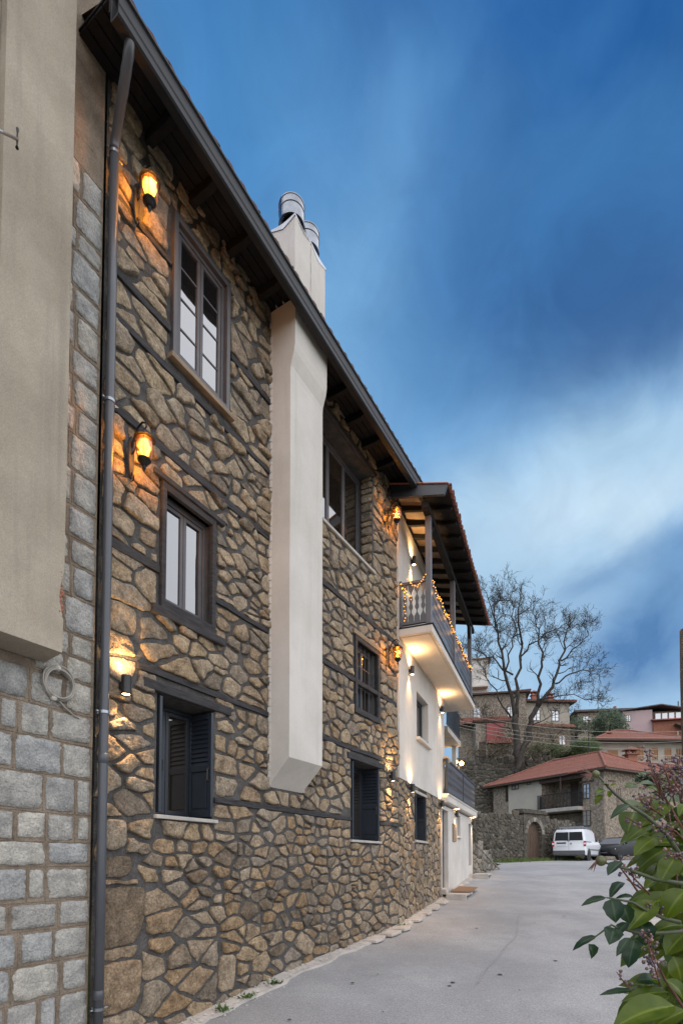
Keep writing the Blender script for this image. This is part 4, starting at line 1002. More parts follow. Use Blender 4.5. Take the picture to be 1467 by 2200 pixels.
sl = [(W1, .245, 1.74, .045, 'black up and down spotlight beside the drainpipe, left of the lowest shuttered window'),
      (W1, 6.55, 1.70, .045, 'black up and down spotlight right of the second shuttered window'),
      (W2, .80, 1.62, .045, 'black up and down spotlight where white render meets stone, left of the third shuttered window'),
      (W2, 4.12, 1.60, .045, 'black up and down spotlight over the left side of the dark entrance door'),
      (W2, .80, 4.28, .046, 'black spotlight under the near end of the balcony slab'),
      (W2, 4.22, 4.30, .046, 'black spotlight under the far end of the balcony slab'),
      (W2, 1.02, 6.92, .046, 'black spotlight on the white wall above the balcony floor, behind the corner post'),
      (W2, 6.45, 1.50, .051, 'black spotlight under the terrace, over the wooden plaque'),
      (W2, 10.0, 1.46, .051, 'black spotlight at the far corner of the white ground floor')]
proto = make_spot(40, 30)
for i, (fr, u, v, d, l_) in enumerate(sl):
    o = proto if i == 0 else copy_tree(proto)
    o.location = fr.P(u, v, d-.01); o.rotation_euler.z = fr.rz(); tag(o, l_, 'spotlight', 'black cylinder spotlights on the house walls')
# fairy lights wound along the railing
FL = empty('string_lights', W2.P(.1, 5.9, .7), 'string of warm fairy lights wound along the top of the balcony railing', 'string lights')
rg = random.Random(5); path = []
for i in range(15): path.append((Fs, .08+.05*i*.35, 5.88-.35*(i/14)**.7+.03*math.sin(i*2.1), .05))
for i in range(14): path.append((Fs, .62-.40*abs(2*i/13-1)**1.2*0-.38*(i/13), 5.95-.20*math.sin(math.pi*i/13)+.02*rg.uniform(-1, 1), .05))
for i in range(10): path.append((Fs, .17+.015*math.sin(i*1.9), 5.74-.075*i, .035))
for i in range(52):
    f = i/51; path.append((W2, .12+2.6*f, 5.92-.12*abs(math.sin(f*9))-.05*rg.random(), .735+.02*math.sin(i*1.7)))
for i in range(46):
    f = i/45; path.append((W2, 2.95+2.7*f, 5.92-.13*abs(math.sin(f*9+1))-.05*rg.random(), .735+.02*math.sin(i*1.9)))
m = MB(); m.tube([fr.P(u, v, d) for fr, u, v, d in path[15:29]], .003, 4); m.tube([fr.P(u, v, d) for fr, u, v, d in path[39:]], .003, 4); m.build('wire', m_black, FL)
bm_ = MB(); bm_.ball((0, 0, 0), .0095, 8, 6); bm_ = bm_.mesh('bulb', m_fairy, (0, 0, 0), True)
for fr, u, v, d in path: put(bm_, 'bulb', FL, fr.P(u+rg.uniform(-.015, .015), v+rg.uniform(-.02, .02), d+.012), 0)
for i in (3, 20, 45, 60, 75, 90, 105, 120):
    fr, u, v, d = path[i]; point_light(FL, fr.P(u, v, d+.08)-wloc(FL), .35, (1, .5, .14), .05)
# plaque, doormat, drain openings at the door
m = MB(); m.fbox(W2, 5.98, 6.55, .62, 1.18, .055, .085); tag(m.build('wooden_plaque', m_sillw, None, bev=.006), 'brown wooden plaque on the white wall right of the entrance door', 'plaque')
m = MB(); z0 = road_h(W2.P(5.0, 0, .5).y)-EZ
q = [W2.P(4.75, -.885, .22), W2.P(6.1, -.80, .22), W2.P(6.2, -.83, .78), W2.P(4.95, -.90, .78)]
m.hexa(q+[p+Vector((0, 0, .025)) for p in q]); tag(m.build('doormat', mat('coir', (.235, .145, .09), (.16, .10, .065), .98, 30, .9, 300, spec=.1), None, bev=.006), 'brown coir doormat lying before the entrance door', 'doormat')
# ------------------------------------------------------------------ background walls
m_old = mat('old_mortar', (.16, .145, .12), (.07, .065, .055), .97, 3, .9, 20, spec=.1, dirt=((.05, .06, .03), .8, .55, .5))
rg = random.Random(31)
# ramp wall past the end of the white house
ra0 = W2.P(10.34, 0, .05); RW = Frame((ra0.x, ra0.y), (.56, .83))
RWL = empty('ramp_wall', RW.P(0, -.5), 'low grey rubble wall falling to a point beyond the white house', 'wall')
m = MB(); zt = lambda u: .62 if u < .3 else max(-.42, .62-(u-.3)*.36)
m.loft([[RW.P(u, -1.4, -.5), RW.P(u, -1.4, 0), RW.P(u, zt(u), 0), RW.P(u, zt(u), -.5)] for u in (0, .3, .8, 1.4, 2.0, 2.6, 3.2)]); m.build('core', m_old, RWL)
pr = cells(.02, 3.2, -1.0, .6, lambda u, v: .16, 1.5, lambda u, v: .02, [], random.Random(2), lambda u, v: v < zt(u)-.08)
masonry(RW, pr, RWL, m_ramp, rg, lambda u, v, r: r.uniform(.02, .05), 60, fine=False)
m = MB(); m.loft([[RW.P(u, zt(u)+.003, -.5), RW.P(u, zt(u)+.003, .05), RW.P(u, zt(u)+.07+.03*math.sin(u*5), .05), RW.P(u, zt(u)+.07+.03*math.sin(u*5), -.5)] for u in (.25, .6, .9, 1.3, 1.7, 2.1, 2.5, 2.9, 3.25)]); m.build('coping', m_ramp, RWL, bev=.02)
# old garden wall with its arched gateway
GL = (RWB-RWA).length; GF = Frame(tuple(RWA), tuple(RWd))
zb = lambda u: road_h((RWA+RWd*u).y)-EZ
gt = lambda u: 2.55-.22*u/GL+.05*noise.noise(Vector((u*.8, 3, 0)))
u_a0 = (at(1119, 1800, 30.8).x-RWA.x)/RWd.x; u_a1 = (at(1166, 1800, 32).x-RWA.x)/RWd.x
GA = empty('garden_wall', GF.P(2, zb(2)), 'long old dark rubble garden wall with an arched stone gateway', 'wall')
m = MB()
for a_, b_ in ((-3, u_a0+.32), (u_a1-.32, GL)):
    n = 8; m.loft([[GF.P(a_+(b_-a_)*i/n, -1.0, -.5), GF.P(a_+(b_-a_)*i/n, -1.0, 0), GF.P(a_+(b_-a_)*i/n, gt(a_+(b_-a_)*i/n), 0), GF.P(a_+(b_-a_)*i/n, gt(a_+(b_-a_)*i/n), -.5)] for i in range(n+1)])
m.build('core', m_old, GA)
pr = cells(-2.9, GL, -.5, 2.7, lambda u, v: .135, 1.5, lambda u, v: .018, [(u_a0, u_a1, -1, 4)], random.Random(12), lambda u, v: v < gt(u)-.06)
masonry(GF, pr, GA, m_stone_d, rg, lambda u, v, r: r.uniform(.02, .05), 200, fine=False)
# gateway: two piers, voussoirs, slab roof, old door
uc = (u_a0+u_a1)/2; hw = (u_a1-u_a0)/2; ow = hw-.34; sp = 1.55
m = MB()
for s_ in (-1, 1): m.fbox(GF, uc+s_*hw-(.0 if s_ < 0 else .34), uc+s_*hw+(.34 if s_ < 0 else 0), -.5, sp, -.55, .06)
gp = m.build('pier', m_stone_d, GA, bev=.02)
m = MB(); N_ = 12
top = [(uc-hw, sp), (uc-hw, 2.72), (uc+hw, 2.72), (uc+hw, sp)]
arc = [(uc+ow*math.cos(math.pi*k/N_), sp+ow*math.sin(math.pi*k/N_)) for k in range(N_+1)]
m.prism([GF.P(u, v, .05) for u, v in [(uc+hw, sp), (uc+hw, 2.74), (uc-hw, 2.74), (uc-hw, sp)]+arc[::-1]], GF.P(0, 0, -.5)-GF.P(0, 0, 0)); m.build('gate_head', m_stone_d, GA)
for k in range(9):
    t0, t1 = math.pi*k/9+.02, math.pi*(k+1)/9-.02; m = MB(); m.cur = rg.random(); r1, r2 = ow+.005, ow+.25
    m.prism([GF.P(uc+r*math.cos(t), sp+r*math.sin(t), .10) for r, t in ((r1, t0), (r2, t0), (r2, t1), (r1, t1))], GF.P(0, 0, -.3)-GF.P(0, 0, 0)); m.build('voussoir', m_ramp, GA, bev=.012)
for k in range(3):
    m = MB(); m.fbox(GF, uc-hw-.15+.03*k, uc+hw+.15-.05*k, 2.745+.09*k, 2.82+.09*k, -.6, .18-.05*k); m.build('slab', m_stone_d, GA, bev=.02)
m = MB(); m.fbox(GF, uc-ow, uc+ow, -.5, sp+ow, -.24, -.18); gd = m.build('gate', mat('old_gate_wood', (.12, .075, .05), (.06, .04, .03), .9, 6, .5, 30, stretch=(3, 3, .6)), GA)
for k in range(5):
    m = MB(); x0 = uc-ow+2*ow*k/5; m.fbox(GF, x0+.01, x0+2*ow/5-.01, -.4, sp+.1, -.179, -.16); m.build('plank', MATS['old_gate_wood'], gd)
# terrace walls on the slope above
def terrace(x0, y0, Y0, x1, y1, Y1, hgt, label):
    a_, b_ = at(x0, y0, Y0), at(x1, y1, Y1); fr = Frame((a_.x, a_.y), (b_.x-a_.x, b_.y-a_.y)); L_ = math.hypot(b_.x-a_.x, b_.y-a_.y)
    root = empty('terrace_wall', a_, label, 'wall'); z0 = a_.z-EZ; z1 = b_.z-EZ
    tp_ = lambda u: z0+(z1-z0)*u/L_+.12*noise.noise(Vector((u*.9, a_.z, 0)))
    m = MB(); m.loft([[fr.P(L_*i/10, tp_(L_*i/10)-hgt-2, -.8), fr.P(L_*i/10, tp_(L_*i/10)-hgt-2, 0), fr.P(L_*i/10, tp_(L_*i/10), 0), fr.P(L_*i/10, tp_(L_*i/10), -.8)] for i in range(11)]); m.build('core', m_old, root)
    pr = cells(0, L_, min(z0, z1)-hgt, max(z0, z1), lambda u, v: .26, 1.5, lambda u, v: .03, [], random.Random(int(x0)), lambda u, v: v < tp_(u)-.1)
    masonry(fr, pr, root, m_stone_d, rg, lambda u, v, r: r.uniform(.04, .09), 60, fine=False)
terrace(975, 1690, 46.5, 1100, 1694, 47.5, 2.2, 'mossy dark terrace wall, lower of the two on the slope under the bare tree')
terrace(975, 1634, 51, 1185, 1632, 52, 2.4, 'mossy dark terrace wall, upper of the two on the slope, under the stone houses')

# ------------------------------------------------------------------ houses on the slope
m_hstone = mat('pale_house_stone', (.40, .335, .265), (.155, .128, .10), .95, 5.5, 1.0, 7, spec=.15, det=12, c3=(.46, .41, .335), dirt=((.12, .10, .08), 3.2, .56, .7))
m_hrend = mat('grey_beige_render', (.46, .415, .35), (.39, .35, .295), .95, .8, .4, 60, spec=.15)
m_cream = mat('cream_render', (.37, .335, .28), (.29, .26, .215), .95, .8, .3, 60, spec=.15)
m_pink = mat('pink_render', (.42, .31, .31), (.36, .27, .27), .95, .8, .3, 60, spec=.15)
m_brown = mat('brown_joinery', (.085, .055, .04), (.05, .032, .024), .7, 5, .2, 30)
m_orange = mat('orange_shutter', (.30, .155, .065), (.22, .11, .05), .7, 5, .2, 30)
m_slate = mat('grey_roof', (.13, .12, .115), (.08, .075, .07), .9, 3, .4, 20)
m_pale = mat_glass('far_pane', (.26, .27, .29), .25)
m_redr = mat('red_sheet_roof', (.30, .055, .05), (.24, .045, .045), .6, 3, .1, 20)
def far_window(fr, par, u, v, w, h, fm, pane=None, cols=2, rows=3, d=.0):
    m = MB(); t = .055
    for (x0, x1, y0, y1) in ((u, u+t, v, v+h), (u+w-t, u+w, v, v+h), (u+t, u+w-t, v, v+t), (u+t, u+w-t, v+h-t, v+h)): m.fbox(fr, x0, x1, y0, y1, d-.06, d+.05)
    for k in range(1, cols): x = u+w*k/cols; m.fbox(fr, x-.03, x+.03, v+t, v+h-t, d-.03, d+.042)
    for k in range(1, rows): y = v+h*k/rows; m.fbox(fr, u+t, u+w-t, y-.015, y+.015, d-.03, d+.034)
    W = m.build('window', fm, par)
    m = MB(); m.fbox(fr, u+t, u+w-t, v+t, v+h-t, d+.004, d+.016); m.build('pane', pane or m_pale, W); return W
def hip(par, O, d, L_, D_, ze, rise, ov, mt=None, r0=.36, r1=.36, rows=14, sl=.13, pitch=.28, gable=False):
    # hipped roof over a rectangle: O near-left corner, d along the front, depth to the back
    mt = mt or m_tile; fr = Frame((O.x, O.y), (d.x, d.y)); b = lambda u, w, z: fr.P(u, z, -w)
    e = [b(-ov, -ov, ze), b(L_+ov, -ov, ze), b(L_+ov, D_+ov, ze), b(-ov, D_+ov, ze)]
    a0, a1 = L_*r0, L_*(1-r1)
    R0, R1 = b(a0, D_/2, ze+rise), b(a1, D_/2, ze+rise)
    m = MB()
    tiles(m, e[0], e[1], R1, R0, pitch, rows); tiles(m, e[1], e[2], R1, R1, pitch, rows); tiles(m, e[2], e[3], R0, R1, pitch, rows); tiles(m, e[3], e[0], R0, R0, pitch, rows)
    ro = m.build('roof', mt, par, fix=False)
    m = MB(); lo = [p-Vector((0, 0, sl)) for p in e]; m.loft([lo, [p-Vector((0, 0, .012)) for p in e]]); m.build('eaves', m_brown, ro)
    m = MB()
    for p, q in ((R0, R1), (e[0], R0), (e[1], R1), (e[2], R1), (e[3], R0)):
        n = 12; m.tube([p+(q-p)*(i/n)+Vector((0, 0, .05+.015*(i % 2))) for i in range(n+1)], .09, 6)
    m.build('ridge', mt, ro); return ro
def chimney(par, p, w, h, mt=None):
    m = MB(); m.box(p+Vector((0, 0, h/2)), (w, w*.8, h)); c_ = m.build('chimney', mt or m_brick, par, bev=.01)
    m = MB(); m.box(p+Vector((0, 0, h+.06)), (w*1.35, w*1.15, .11))
    for sx in (-1, 1):
        for sy in (-1, 1): m.box(p+Vector((sx*w*.35, sy*w*.28, h+.25)), (.12, .12, .26))
    m.box(p+Vector((0, 0, h+.43)), (w*1.4, w*1.2, .09)); m.loft([[p+Vector((sx*w*.6, sy*w*.5, h+.48)) for sx, sy in ((-1, -1), (1, -1), (1, 1), (-1, 1))], [p+Vector((sx*w*.1, sy*w*.1, h+.68)) for sx, sy in ((-1, -1), (1, -1), (1, 1), (-1, 1))]]); m.build('chimney_hood', m_tile, c_)

# big stone house behind the van
YC = 37.0; kk = YC/33
cnr = at(1299, 1850, YC); ld = Vector((-.488, .873)); rd = Vector((.857, .514)); HL, HD = 10.4, 9.4; ze = 6.42
HA = empty('village_house', Vector((cnr.x, cnr.y, EZ-.2)), 'stone village house with hipped red tile roof and iron balcony, behind the white van', 'house')
O_l = Vector((cnr.x, cnr.y))+ld*HL
FL_ = Frame(tuple(O_l), tuple(-ld)); FR_ = Frame((cnr.x, cnr.y), tuple(rd))
def uL(px, y=1700):      # pixel column -> u on the left face
    r = rayv(px, y); q = FL_.O; t = q.dot(FL_.n)/Vector((r.x, r.y)).dot(FL_.n); return (Vector((r.x, r.y))*t-q).dot(FL_.d)
def vL(px, y):
    r = rayv(px, y); t = FL_.O.dot(FL_.n)/Vector((r.x, r.y)).dot(FL_.n); return r.z*t
def uR(px, y=1700):
    r = rayv(px, y); t = FR_.O.dot(FR_.n)/Vector((r.x, r.y)).dot(FR_.n); return (Vector((r.x, r.y))*t-FR_.O).dot(FR_.d)
m = MB(); b0, b1 = uL(1163), uL(1250)
m.fbox(FL_, 0, b0, -1, ze-.1, -HD, 0); m.fbox(FL_, b0, b1, -1, ze-.1, -HD, -1.5); m.fbox(FL_, b1, HL, -1, ze-.1, -HD, 0); m.fbox(FL_, b0, b1, -1, vL(1200, 1748), -1.5, -.9)
m.build('stone_wall', m_hstone, HA)
m = MB(); m.fbox(FL_, uL(1092), b0-.003, vL(1120, 1748), ze-.12, -.3, .06); m.build('rendered_wall', m_hrend, HA, bev=.03)
far_window(FL_, HA, uL(1100), vL(1105, 1697), uL(1115)-uL(1100), .58, m_brown, None, 2, 2, .06)
far_window(FL_, HA, uL(1133), vL(1135, 1686), uL(1142)-uL(1133), .30, m_brown, None, 1, 1, .06)
far_window(FL_, HA, uL(1086), vL(1088, 1723), .75, 1.7, m_brown, m_panew, 1, 1, 0)
bal = MB(); vb_ = vL(1205, 1737); bal.fbox(FL_, b0-.05, b1+.05, vb_-.28, vb_, -1.49, .55); bal = bal.build('balcony', m_conc, HA, bev=.04)
m = MB(); t_ = vb_+1.05
for u in np.linspace(b0, b1, 30): m.fbox(FL_, u-.012, u+.012, vb_, t_, .47, .50)
m.fbox(FL_, b0-.02, b1+.02, t_, t_+.05, .45, .52); m.fbox(FL_, b0-.02, b1+.02, vb_+.08, vb_+.11, .46, .51)
for w_ in np.linspace(-.2, .45, 7): m.fbox(FL_, b1-.02, b1+.02, vb_, t_, w_-.012, w_+.012); m.fbox(FL_, b0-.02, b0+.02, vb_, t_, w_-.012, w_+.012)
m.build('railing', m_black, bal)
m = MB(); m.fbox(FL_, uL(1195)+.1, uL(1210)+.1, vb_, vb_+2.0, -1.499, -1.44); m.build('door', m_brown, HA)
m = MB(); m.fbox(FL_, (b0+b1)/2+.3, (b0+b1)/2+.38, vb_+1.1, ze-.14, .44, .52); m.build('post', m_brown, HA)
m = MB(); m.fbox(FL_, b0, b1+.2, ze-.42, ze-.15, -.25, .25); m.build('beam', m_brown, HA)
far_window(FL_, HA, uL(1252), vL(1258, 1716), uL(1267)-uL(1252), vL(1258, 1684)-vL(1258, 1716), m_brown)
far_window(FL_, HA, uL(1250), vL(1258, 1775), uL(1268)-uL(1250), vL(1258, 1741)-vL(1258, 1775), m_brown, None, 2, 3)
m = MB(); m.fbox(FL_, uL(1250)-.2, uL(1270)+.2, vL(1258, 1681), vL(1258, 1677), -.1, .05); m.build('lintel', m_brown, HA)
m = MB(); m.fbox(FR_, .05, HD, -1, ze-.1, -.5, .02); m.build('side_wall', m_hstone, HA)
far_window(FR_, HA, uR(1322), 6.42*.62-.2, uR(1331)-uR(1322), 1.35, m_brown, None, 2, 3, .02)
far_window(FR_, HA, uR(1362), 6.42*.62-.2, .8, 1.35, m_brown, None, 2, 3, .02)
m = MB(); m.fbox(FR_, uR(1305), uR(1320), 5.6, 5.68, 0, .07); m.build('exposed_beam', m_brown, HA)
hf = Frame(tuple(O_l), tuple(-ld)); hip(HA, O_l, -ld, HL, HD, ze, 2.25, .6, r0=.22, r1=.34, rows=16, pitch=.26)
pch = FL_.P(HL-2.6, ze+.75, -HD*.78); chimney(HA, pch, .75, 1.35)
m = MB(); p0 = FL_.P(uL(1234), ze-.05, .72)
for k in range(6): m.tube([p0+Vector((0, 0, .0))+FL_.P(k*.13, 0, 0)-FL_.P(0, 0, 0), p0+FL_.P(k*.13, .10, -.4)-FL_.P(0, 0, 0)], .07, 6)
m.build('spare_tiles', m_tile, HA)
def box_house(label, px, py, Y, ang, Lw, Dp, hw_, rise, wallm, wins=(), roofm=None, ov=.5, r=.35, side=(), fm=None, rows=9, pane=None, chim=(), group=None, below=4.0, sd=None):
    """px,py: the foot of the near-left corner in the photograph; ang: direction of the front face"""
    p = at(px, py, Y); d = Vector((math.cos(R(ang)), math.sin(R(ang))))
    fr = Frame((p.x, p.y), tuple(d)); fr2 = Frame(tuple(fr.O+fr.d*Lw), (-fr.n.x, -fr.n.y)); z0 = p.z-EZ
    root = empty('village_house', p, label, 'house', group)
    m = MB(); m.fbox(fr, 0, Lw, z0-below, z0+hw_, -Dp, 0); m.build('wall', wallm, root)
    for (u, v, w_, h_, *o_) in wins: far_window(fr, root, u, z0+v, w_, h_, o_[0] if o_ else (fm or m_brown), pane, 2, 3)
    for (u, v, w_, h_) in side: far_window(fr2, root, u, z0+v, w_, h_, fm or m_brown, pane, 2, 3)
    if rise: ro = hip(root, fr.O, fr.d, Lw, Dp, z0+hw_, rise, ov, roofm, r, r, rows)
    for u, w_, h_ in chim: chimney(root, fr.P(u, z0+hw_+rise*.55, -Dp*w_), .6, h_)
    return root, fr, z0
# tall rubble house at the left, red lower roof and porch
h, fr, z0 = box_house('dark rubble stone house behind the bare tree, half hidden by the white balcony', 985, 1640, 59, -12, 7.2, 6, 7.6, .9, m_hstone, [(1.6, 4.9, .8, 1.3), (5.2, 4.9, .7, 1.2), (3.0, 2.6, .7, .9), (4.6, 0, 1.1, 2.2)], ov=.45, below=3)
m = MB(); tiles(m, fr.P(-.5, z0+4.1, 1.1), fr.P(5.2, z0+4.1, 1.1), fr.P(5.2, z0+5.0, .02), fr.P(-.5, z0+5.0, .02), .28, 4); m.build('lean_to_roof', m_tile, h, fix=False)
h, fr, z0 = box_house('low stone house with a red rendered bay and arched doorway under the bare tree', 1022, 1632, 56.5, -4, 4.1, 3, 4.1, .7, m_hstone, [(1.5, 2.5, .7, .9)], ov=.3, below=3)
m = MB(); m.fbox(fr, 1.1, 2.9, z0+1.9, z0+3.8, 0, .35); m.build('rendered_bay', m_redr, h)
m = MB(); m.fbox(fr, .15, .30, z0, z0+1.9, 0, .08); m.fbox(fr, 1.05, 1.2, z0, z0+1.9, 0, .08); m.fbox(fr, 3.4, 3.52, z0, z0+1.9, 0, .08); m.build('white_jamb', m_cream, h)
m = MB(); m.fbox(fr, .31, 1.04, z0, z0+1.9, .01, .05); m.build('door', m_brown, h)
m = MB(); tiles(m, fr.P(1.0, z0+1.55, .9), fr.P(4.0, z0+1.55, .9), fr.P(4.0, z0+2.3, .02), fr.P(1.0, z0+2.3, .02), .28, 4); m.build('porch_roof', m_tile, h, fix=False)
# white block at the far left above
h, fr, z0 = box_house('pale rendered modern house high on the left, behind the balcony post', 1000, 1478, 66, -10, 2.75, 6, 3.5, 0, m_white, [], below=5)
m = MB(); m.fbox(fr, -.5, 3.1, z0+3.502, z0+3.62, -6.3, .4); m.fbox(fr, -.3, 2.6, z0-.3, z0-.12, 0, 1.1); m.build('roof_slab', m_hrend, h, bev=.03)
# cream two-storey house in the middle with a roof terrace pergola
h, fr, z0 = box_house('cream and stone two storey house right of the tree trunk', 1106, 1606, 60, 4, 6.4, 6, 5.3, 1.1, m_cream, [(4.3, 3.1, .85, 1.25), (2.1, 3.1, .85, 1.25), (4.3, .5, .8, 1.2, m_orange)], ov=.6, chim=((3.2, .35, .7), (5.3, .4, .6)), below=3)
m = MB(); m.fbox(fr, .0, 6.4, z0-.5, z0+2.2, 0, .16); m.build('stone_storey', m_hstone, h)
m = MB(); tiles(m, fr.P(-.3, z0+2.25, .75), fr.P(6.8, z0+2.25, .75), fr.P(6.8, z0+2.75, .02), fr.P(-.3, z0+2.75, .02), .28, 3); m.build('skirt_roof', m_tile, h, fix=False)
far_window(fr, h, 5.0, z0+.35, .8, 1.1, m_orange, None, 2, 1, .165)
# second roof left of it
box_house('stone house with a long red roof behind the bare tree branches', 1093, 1560, 64, -2, 6.2, 5, 2.5, 1.3, m_hstone, [(1.2, .9, .7, 1.0), (3.4, .9, .7, 1.0)], ov=.5, below=4)
# grey gabled house on the crest
h, fr, z0 = box_house('low grey roofed house on the crest between the tree and the pink house', 1241, 1572, 72, -8, 6.4, 6, 2.7, 1.0, m_hstone, [(.6, 1.2, .8, .9)], m_slate, ov=.6, below=5)
m = MB(); m.fbox(fr, 5.4, 5.7, z0+2.6, z0+3.9, -2.4, -2.1); m.build('chimney', m_brick, h)
m = MB(); m.tube([fr.P(3.6, z0+3.6, -3), fr.P(3.6, z0+4.7, -3)], .04, 6); m.build('stove_pipe', m_slate, h)
# pink house with glazed attic
h, fr, z0 = box_house('pink house with red metal awning roof and glazed attic, top right on the hill', 1338, 1578, 66, -14, 3.3, 5, 2.9, 0, m_pink, [(.35, 1.6, .55, .8)], below=5)
m = MB(); m.fbox(fr, 3.302, 7.6, z0-5, z0+1.55, -5, .3); m.build('lower_wall', m_brick, h)
m = MB(); m.fbox(fr, 3.302, 6.9, z0+1.552, z0+2.75, -5, -.55); m.build('attic_wall', m_brown, h)
for k in range(4): far_window(fr, h, 3.75+.75*k, z0+1.72, .68, .85, m_cream, None, 1, 1, -.55)
m = MB(); m.hexa([fr.P(3.1, z0+1.35, .9), fr.P(7.3, z0+1.35, .9), fr.P(7.3, z0+1.75, -.5), fr.P(3.1, z0+1.75, -.5), fr.P(3.1, z0+1.42, .9), fr.P(7.3, z0+1.42, .9), fr.P(7.3, z0+1.82, -.5), fr.P(3.1, z0+1.82, -.5)]); m.build('awning_roof', m_redr, h)
m = MB(); m.hexa([fr.P(-.3, z0+2.9, .4), fr.P(4.2, z0+3.35, .4), fr.P(4.2, z0+3.35, -5.4), fr.P(-.3, z0+2.9, -5.4), fr.P(-.3, z0+3.0, .4), fr.P(4.2, z0+3.47, .4), fr.P(4.2, z0+3.47, -5.4), fr.P(-.3, z0+3.0, -5.4)])
m.hexa([fr.P(4.2, z0+3.352, .4), fr.P(7.4, z0+2.6, .4), fr.P(7.4, z0+2.6, -5.4), fr.P(4.2, z0+3.352, -5.4), fr.P(4.2, z0+3.472, .4), fr.P(7.4, z0+2.72, .4), fr.P(7.4, z0+2.72, -5.4), fr.P(4.2, z0+3.472, -5.4)]); m.build('roof', m_slate, h)
m = MB(); m.tube([fr.P(6.5, z0+2.5, -1), fr.P(6.5, z0+4.0, -1)], .07, 6); m.build('stove_pipe', m_slate, h)
m = MB(); m.hexa([fr.P(5.5, z0+.7, 1.3), fr.P(8.6, z0-.9, 1.3), fr.P(8.6, z0-.9, -3), fr.P(5.5, z0+.7, -3), fr.P(5.5, z0+.8, 1.3), fr.P(8.6, z0-.8, 1.3), fr.P(8.6, z0-.8, -3), fr.P(5.5, z0+.8, -3)]); m.build('porch_roof', m_slate, h)
m = MB()
for u in (5.6, 7.0, 8.2): m.fbox(fr, u, u+.14, z0-4, z0-.2, 1.0, 1.14)
m.build('porch_post', m_cream, h)
# cream house with brown shutters
h, fr, z0 = box_house('cream house with low red roof and orange shutters, above the big stone house', 1288, 1652, 52, 2, 8.4, 7, 2.75, 1.9, m_cream, [(.8, 1.1, 1.0, .75, m_orange), (3.6, .9, .75, 1.3, m_orange), (5.2, .9, .6, 1.2, m_orange), (6.5, .9, .65, 1.2, m_orange), (7.7, .4, .55, 1.7)], ov=1.0, pane=m_orange, below=4, r=.42, rows=10)
m = MB(); m.fbox(fr, 3.0, 8.4, z0+.2, z0+.32, 0, .9)
for k in range(26): m.fbox(fr, 3.05+.2*k, 3.07+.2*k, z0+.32, z0+1.15, .86, .88)
m.fbox(fr, 3.0, 8.4, z0+1.15, z0+1.19, .85, .89); m.build('balcony', m_conc, h)
chimney(h, fr.P(1.7, z0+2.9, -1.6), .5, .6)
# roof of the neighbour seen over the big house
box_house('long red tiled roof behind the brick chimney at the right', 1345, 1672, 46, 6, 5.5, 5, .9, .9, m_hstone, ov=.7, r=.4, below=5)

# ------------------------------------------------------------------ plants on the slope
LEAFG = [(1, 1, 1), (.7, .75, .7), (1.25, 1.2, .9), (.85, .95, .8), (1.1, 1.05, .8)]
m_ever = mat('evergreen_leaf', (.045, .085, .028), (.022, .045, .016), .6, 3, 0, 10, rnd=LEAFG)
m_ivy = mat('hedge_leaf', (.075, .115, .030), (.04, .065, .02), .7, 3, 0, 10, rnd=LEAFG)
m_dry = mat('dry_twig', (.13, .10, .075), (.08, .06, .045), .9, 3, 0, 10, rnd=LEAFG)
m_grass = mat('grass_blade', (.105, .155, .03), (.06, .095, .02), .8, 2, 0, 10, rnd=LEAFG)
m_bark = mat('bark', (.075, .064, .054), (.032, .028, .025), .95, 4, .8, 20, spec=.15, dirt=((.12, .13, .08), 1.5, .56, .5))
def leaf_cloud(m, c, rad, n, s, rng, hollow=.45):
    for _ in range(n):
        while True:
            d = Vector((rng.gauss(0, 1), rng.gauss(0, 1), rng.gauss(0, 1)))
            if d.length > 1e-3: break
        d.normalize(); r_ = (hollow+(1-hollow)*rng.random()**.6)*(1+.38*noise.noise(d*2.2+c*.7)+.18*noise.noise(d*5+c))
        p = c+Vector((d.x*rad[0], d.y*rad[1], d.z*rad[2]))*r_
        t = Vector((rng.gauss(0, 1), rng.gauss(0, 1), rng.gauss(0, 1))).normalized(); b_ = t.orthogonal().normalized(); k = s*rng.uniform(.6, 1.3)
        m.cur = min(1, max(0, .5+.5*noise.noise(p*1.1)+rng.uniform(-.3, .3)))
        m.poly([p-t*k, p+b_*k*.5, p+t*k, p-b_*k*.5])
def shrub(name, px, py, Y, rad, n, s, mt, label, cat, trunk=True):
    c = at(px, py, Y); root = empty(name, c-Vector((0, 0, rad[2])), label, cat); rng = random.Random(int(px*7+py))
    m = MB(); leaf_cloud(m, c, rad, n, s, rng); m.build('crown', mt, root, fix=False)
    m = MB()
    for k in range(5):
        t = rng.uniform(0, 6.28); m.tube([c-Vector((rad[0]*.15*math.cos(t), rad[1]*.15*math.sin(t), rad[2]*1.25)), c+Vector((rad[0]*.2*math.cos(t), rad[1]*.2*math.sin(t), -rad[2]*.3)), c+Vector((rad[0]*.6*math.cos(t), rad[1]*.6*math.sin(t), rad[2]*.45))], [.08, .05, .02], 5)
    m.build('trunk', m_bark, root, smooth=True); return root
shrub('evergreen_tree', 1305, 1562, 58, (2.0, 2.0, 1.95), 9000, .10, m_ever, 'dense dark evergreen tree left of the pink house', 'tree')
shrub('hedge_shrub', 1256, 1607, 50, (1.5, 1.3, .95), 4500, .08, m_ivy, 'bright green shrub below the dark evergreen, by the thin pole', 'shrub')
shrub('hedge_shrub', 1172, 1612, 53, (2.2, 1.3, .8), 4200, .08, m_ivy, 'green bramble shrub right of the bare tree foot, above the red roof', 'shrub')
shrub('hedge_shrub', 1235, 1560, 62, (1.6, 1.5, 1.1), 2600, .10, m_ever, 'dark green shrub under the grey roofed house', 'shrub')
